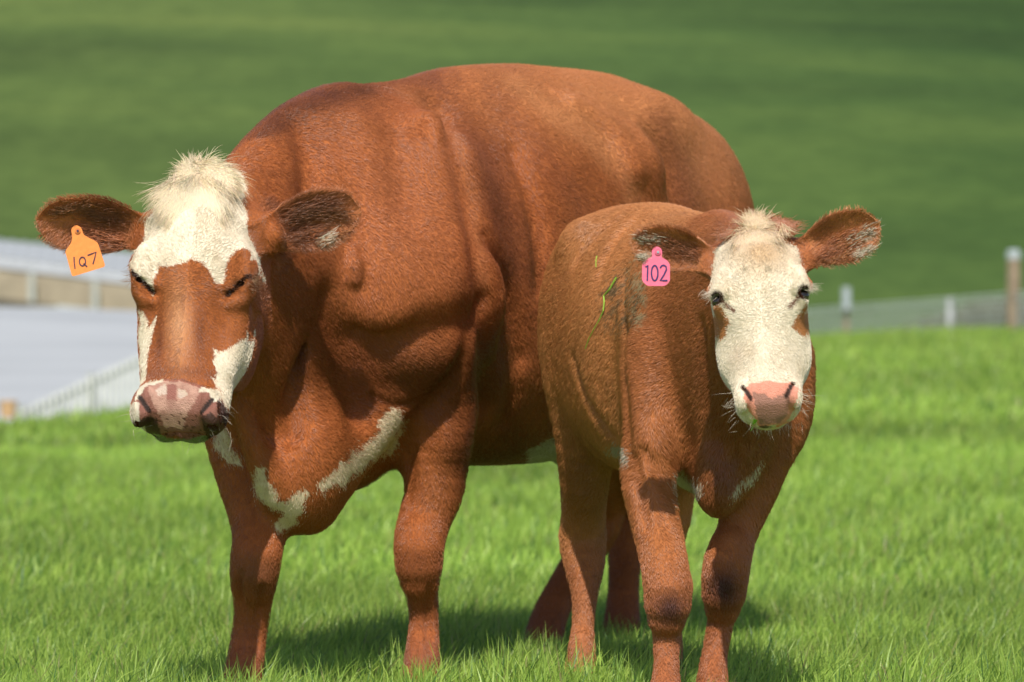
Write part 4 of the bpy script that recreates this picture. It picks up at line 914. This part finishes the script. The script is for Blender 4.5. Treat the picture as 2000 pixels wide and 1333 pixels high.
ear_tag(calf, LK, [(1272.5, 492), (1276, 484.5), (1283, 481.5), (1290, 484.5), (1294, 492), (1291.5, 503), (1302, 508), (1308.5, 516), (1308.5, 550), (1299, 559), (1264, 559), (1254, 549), (1254, 516), (1260.5, 508), (1274.5, 502)], (1285, 492.4, 6, False),
    [[(1260.8, 522), (1265.3, 518.3), (1264.8, 534), (1264.3, 549)], circle(1278.7, 533.6, 6.3, 14.8), [(1289.5, 524), (1292, 519.5), (1296.5, 518.3), (1301, 521), (1301.6, 527), (1297, 537), (1289.5, 548.5), (1296, 548.3), (1303.8, 548.3)]],
    (.86, .16, .26), (.02, .015, .10), 3.0, 'pink ear tag marked 102 in the ear of the calf', (1284, 492), .00008)

def tuft(name, A, k, clumps, n, spread, rad, colr, seed, K=8, fan=.35, parent=None):
    """clumps: (root s, root u, root v, angle in the face plane, length, rise, droop)"""
    S, fr, bf, ears, root = A; r = np.random.default_rng(seed); o, a, u, v, L = fr; P = []; C = []
    for (s0, u0, v0, an, ln, rise, droop) in clumps:
        ct = r.uniform(.72, 1.12)
        d = a*math.cos(an)+u*math.sin(an); sd = np.cross(d, v); tipc = 0
        for _ in range(n):
            off = r.normal(0, spread, 2); l_ = ln*r.uniform(.6, 1.1); rt = hp(fr, s0+off[0], u0+off[1], v0); w = r.normal(0, fan*.06); cv = r.normal(0, .12)
            conv = r.uniform(.7, 1.0); t = np.linspace(0, 1, K)[:, None]
            p = rt+d*l_*t*(1-.1*t)+sd*(w*t+cv*l_*t*t*.35)-(a*off[0]+u*off[1])*conv*t+v*rise*np.sin(t*math.pi*.75)-np.array([0, 0, 1.])*droop*t*t*l_
            P.append(p); C.append(colr*ct*r.uniform(.82, 1.15)*(1+.04*r.normal(size=3)))
    P = np.array(P); n_ = len(P); R_ = np.tile(np.array([1, 1, 1, .95, .85, .7, .5, .15][:K])*rad, (n_, 1))
    strands(name, rescale(P.reshape(-1, 3), k).reshape(P.shape), R_, np.clip(np.array(C), 0, .9), fur_m, root)
r_ = np.random.default_rng(55); cl = []
for i in range(24):      # up and outwards over the poll
    an = r_.uniform(math.pi*.60, math.pi*1.40); cl.append((.014+r_.normal(0, .006), -.015+r_.normal(0, .012), -.03, an, r_.uniform(.022, .045), .008, .15))
for i in range(40):      # to the right, draping
    an = r_.uniform(math.pi*.25, math.pi*.62); cl.append((.012+r_.normal(0, .008), .0+r_.normal(0, .012), -.018, an, r_.uniform(.055, .10), .010, .35))
for i in range(22):      # to the left
    an = -r_.uniform(math.pi*.3, math.pi*.62); cl.append((.015+r_.normal(0, .008), -.02+r_.normal(0, .012), -.018, an, r_.uniform(.03, .05), .008, .3))
for i in range(70):      # down the forehead
    an = r_.normal(0, .33); cl.append((.03+abs(r_.normal(0, .018)), -.01+an*.05+r_.normal(0, .016), -.008, an, r_.uniform(.06, .13), .009, .0))
tuft('forelock', cow, CK, cl, 60, .0062, .00042, np.array([.70, .56, .37]), 5)
cl = []
for i in range(26):
    an = math.pi+r_.normal(0, .35)+.3*0; cl.append((.02+abs(r_.normal(0, .012)), .0+r_.normal(0, .008), -.012, an-.25, r_.uniform(.02, .04), .010, .0))
for i in range(34):
    an = r_.normal(0, .4); cl.append((.03+abs(r_.normal(0, .02)), .0+r_.normal(0, .022), -.008, an, r_.uniform(.035, .07), .006, .0))
tuft('forelock', calf, LK, cl, 36, .006, .00045, np.array([.62, .44, .27]), 6)
cl = []
for i in range(40):
    uu = r_.uniform(.015, .085); cl.append((.012+uu*.25+abs(r_.normal(0, .008)), uu, -.03, math.pi-.2+r_.normal(0, .3), r_.uniform(.018, .032), .01, .0))
for i in range(16):
    uu = r_.uniform(-.075, -.02); cl.append((.018-uu*.25+abs(r_.normal(0, .006)), uu, -.03, math.pi+.3+r_.normal(0, .3), r_.uniform(.012, .024), .01, .0))
tuft('poll_hair', calf, LK, cl, 36, .008, .0004, np.array([.34, .115, .042]), 7)

def whisk(name, A, k, items, colr, rad, seed):
    """items: root (s, u, v), direction (s, u, v), length, count, scatter, jitter"""
    S, fr, bf, ears, root = A; r = np.random.default_rng(seed); P = []; C = []; o, a, u, v, L = fr
    for (rt, d, ln, n, sc, jit) in items:
        for _ in range(n):
            q = np.array(rt)+r.normal(0, 1, 3)*np.array(sc); p0 = hp(fr, *q); dd = np.array(d)+r.normal(0, jit, 3); dv = nrm(a*dd[0]+u*dd[1]+v*dd[2]); l_ = ln*r.uniform(.5, 1.2); b_ = r.normal(0, .18, 3)
            P.append([p0+dv*l_*t+b_*l_*t*t for t in np.linspace(0, 1, 5)]); C.append(np.array(colr)*r.uniform(.7, 1.1))
    P = np.array(P); R_ = np.tile(np.array([1, .9, .75, .5, .15])*rad, (len(P), 1))
    strands(name, rescale(P.reshape(-1, 3), k).reshape(P.shape), R_, np.clip(np.array(C), 0, .9), fur_m, root)
whisk('whisker', cow, CK, [((.585, .085, -.05), (.5, .8, .2), .035, 22, (.02, .012, .02), .35), ((.585, -.085, -.05), (.5, -.8, .2), .032, 20, (.02, .012, .02), .35), ((.60, 0, -.10), (1, 0, .2), .03, 40, (.008, .04, .012), .3)], (.6, .5, .4), .00028, 8)
whisk('eyelash', cow, CK, [((.262, .130, -.02), (.35, .9, .1), .03, 50, (.010, .006, .006), .22), ((.262, -.130, -.02), (.35, -.9, .1), .03, 50, (.010, .006, .006), .22)], (.30, .16, .08), .0003, 9)
whisk('whisker', calf, LK, [((.44, .078, -.05), (.5, .8, .1), .032, 24, (.02, .008, .02), .35), ((.44, -.078, -.05), (.5, -.8, .1), .032, 24, (.02, .008, .02), .35), ((.478, 0, -.09), (1, 0, .2), .022, 70, (.006, .035, .012), .3)], (.70, .60, .48), .00026, 10)
whisk('eyelash', calf, LK, [((.183, .112, -.012), (.45, .9, .25), .024, 60, (.004, .006, .005), .16), ((.183, -.112, -.012), (.45, -.9, .25), .024, 60, (.004, .006, .005), .16)], (.75, .62, .50), .0003, 11)

def ear_hair(A, k, spec, seed):
    S, fr, bf, ears, root = A; r = np.random.default_rng(seed); P = []; C = []
    for (x0, y0, x1, y1, n, ln, colr, jit) in spec:     # from (x0, y0) combed towards (x1, y1), on the surface of the ear
        for _ in range(n):
            t = r.random(); px = x0+(x1-x0)*t+r.normal(0, jit); py = y0+(y1-y0)*t+r.normal(0, jit); q = on_fast(S, px, py)
            if q is None: continue
            d = nrm([x1-x0, 0, -(y1-y0)]); l_ = ln*r.uniform(.5, 1.1); sw = r.normal(0, .20, 3)
            P.append([q+np.array([0, -.001, 0])+d*l_*s_+sw*l_*s_*s_+np.array([0, -.010, 0])*math.sin(s_*3.0) for s_ in np.linspace(0, 1, 6)]); C.append(np.array(colr)*r.uniform(.6, 1.3))
    P = np.array(P); R_ = np.tile(np.array([1, 1, .9, .75, .5, .15])*.0004, (len(P), 1))
    strands('ear_hair', rescale(P.reshape(-1, 3), k).reshape(P.shape), R_, np.clip(np.array(C), 0, .9), fur_m, root)
_cache = {}
def on_fast(S, px, py):
    key = (id(S), round(px/6), round(py/6))
    if key not in _cache:
        Y = np.arange(9.15, 9.75, .006); d = S(np.array([P3(px, py, y) for y in Y])); i = int(np.argmax(d < 0)); _cache[key] = Y[i] if d[i] < 0 else None
    Yc = _cache[key]; return None if Yc is None else P3(px, py, Yc)
DK = np.array([.24, .09, .042]); GD = np.array([.46, .19, .075])
ear_hair(cow, CK, [(250, 430, 170, 420, 260, .035, DK, 9), (250, 470, 165, 455, 160, .035, DK*2.2, 9), (240, 500, 150, 500, 200, .028, GD*.7, 6), (190, 400, 110, 415, 200, .03, GD*.6, 6),
    (545, 430, 640, 400, 420, .04, DK, 9), (550, 470, 620, 450, 260, .035, DK, 9), (570, 420, 670, 420, 260, .032, GD*.5, 10), (590, 460, 620, 455, 90, .02, np.array([.5, .15, .04]), 5), (620, 475, 645, 462, 130, .022, WHITE, 5), (620, 480, 680, 450, 160, .02, GD, 6)], 12)
ear_hair(calf, LK, [(1370, 500, 1290, 470, 320, .03, DK*1.4, 7), (1330, 500, 1250, 460, 240, .026, DK*1.5, 8), (1300, 470, 1250, 465, 90, .02, WHITE*.8, 5), (1270, 505, 1250, 500, 60, .016, WHITE*.8, 4),
    (1590, 510, 1670, 460, 330, .034, DK*1.8, 8), (1600, 520, 1690, 490, 260, .03, GD*.8, 8), (1650, 475, 1700, 450, 130, .026, WHITE*.8, 6), (1660, 505, 1700, 485, 130, .024, WHITE*.9, 5), (1620, 490, 1690, 450, 180, .03, GD, 7)], 13)

# grass bits on the calf
gb = attr_mat('cut grass', rough=.5, spec=.3)
def grass_bit(pts, w, S, k, label, Yoff=.012, cols=(.25, .42, .05)):
    q = []
    for px, py in pts:
        c = on(S, px, py, Yoff); q.append(rescale(c, k))
    q = np.array(q); V = []; Fs = []; n = len(q)
    for i in range(n):
        d = q[min(i+1, n-1)]-q[max(i-1, 0)]; d /= np.linalg.norm(d); m = nrm(np.cross(d, [0, 1, 0]))*w*(1-.6*i/n); f = np.array([0, .0008, 0])
        V += [q[i]-m, q[i]-f, q[i]+m, q[i]+f]
    for i in range(n-1):
        for j in range(4): Fs.append((i*4+j, i*4+(j+1) % 4, i*4+4+(j+1) % 4, i*4+4+j))
    Fs += [(0, 3, 2, 1), tuple(4*n-4+j for j in range(4))]
    o = mesh_obj('grass_stem', V, Fs, gb, vcol=np.tile(np.array(cols), (len(V), 1))); tag(o, label, 'grass stem')
grass_bit([(1204, 542), (1198, 552), (1190, 566), (1179, 578), (1180, 590), (1178, 608), (1170, 626), (1160, 643), (1150, 662), (1143, 682)], .0022, calf[0], LK, 'long bent green grass stem stuck to the flank of the calf')
grass_bit([(1166, 500), (1164, 508), (1164, 522)], .0016, calf[0], LK, 'short green grass stem on the upper flank of the calf')
grass_bit([(1476, 820), (1473, 828), (1467, 842)], .0045, calf[0], LK, 'green grass blade hanging from the mouth of the calf', .016, (.22, .45, .04))
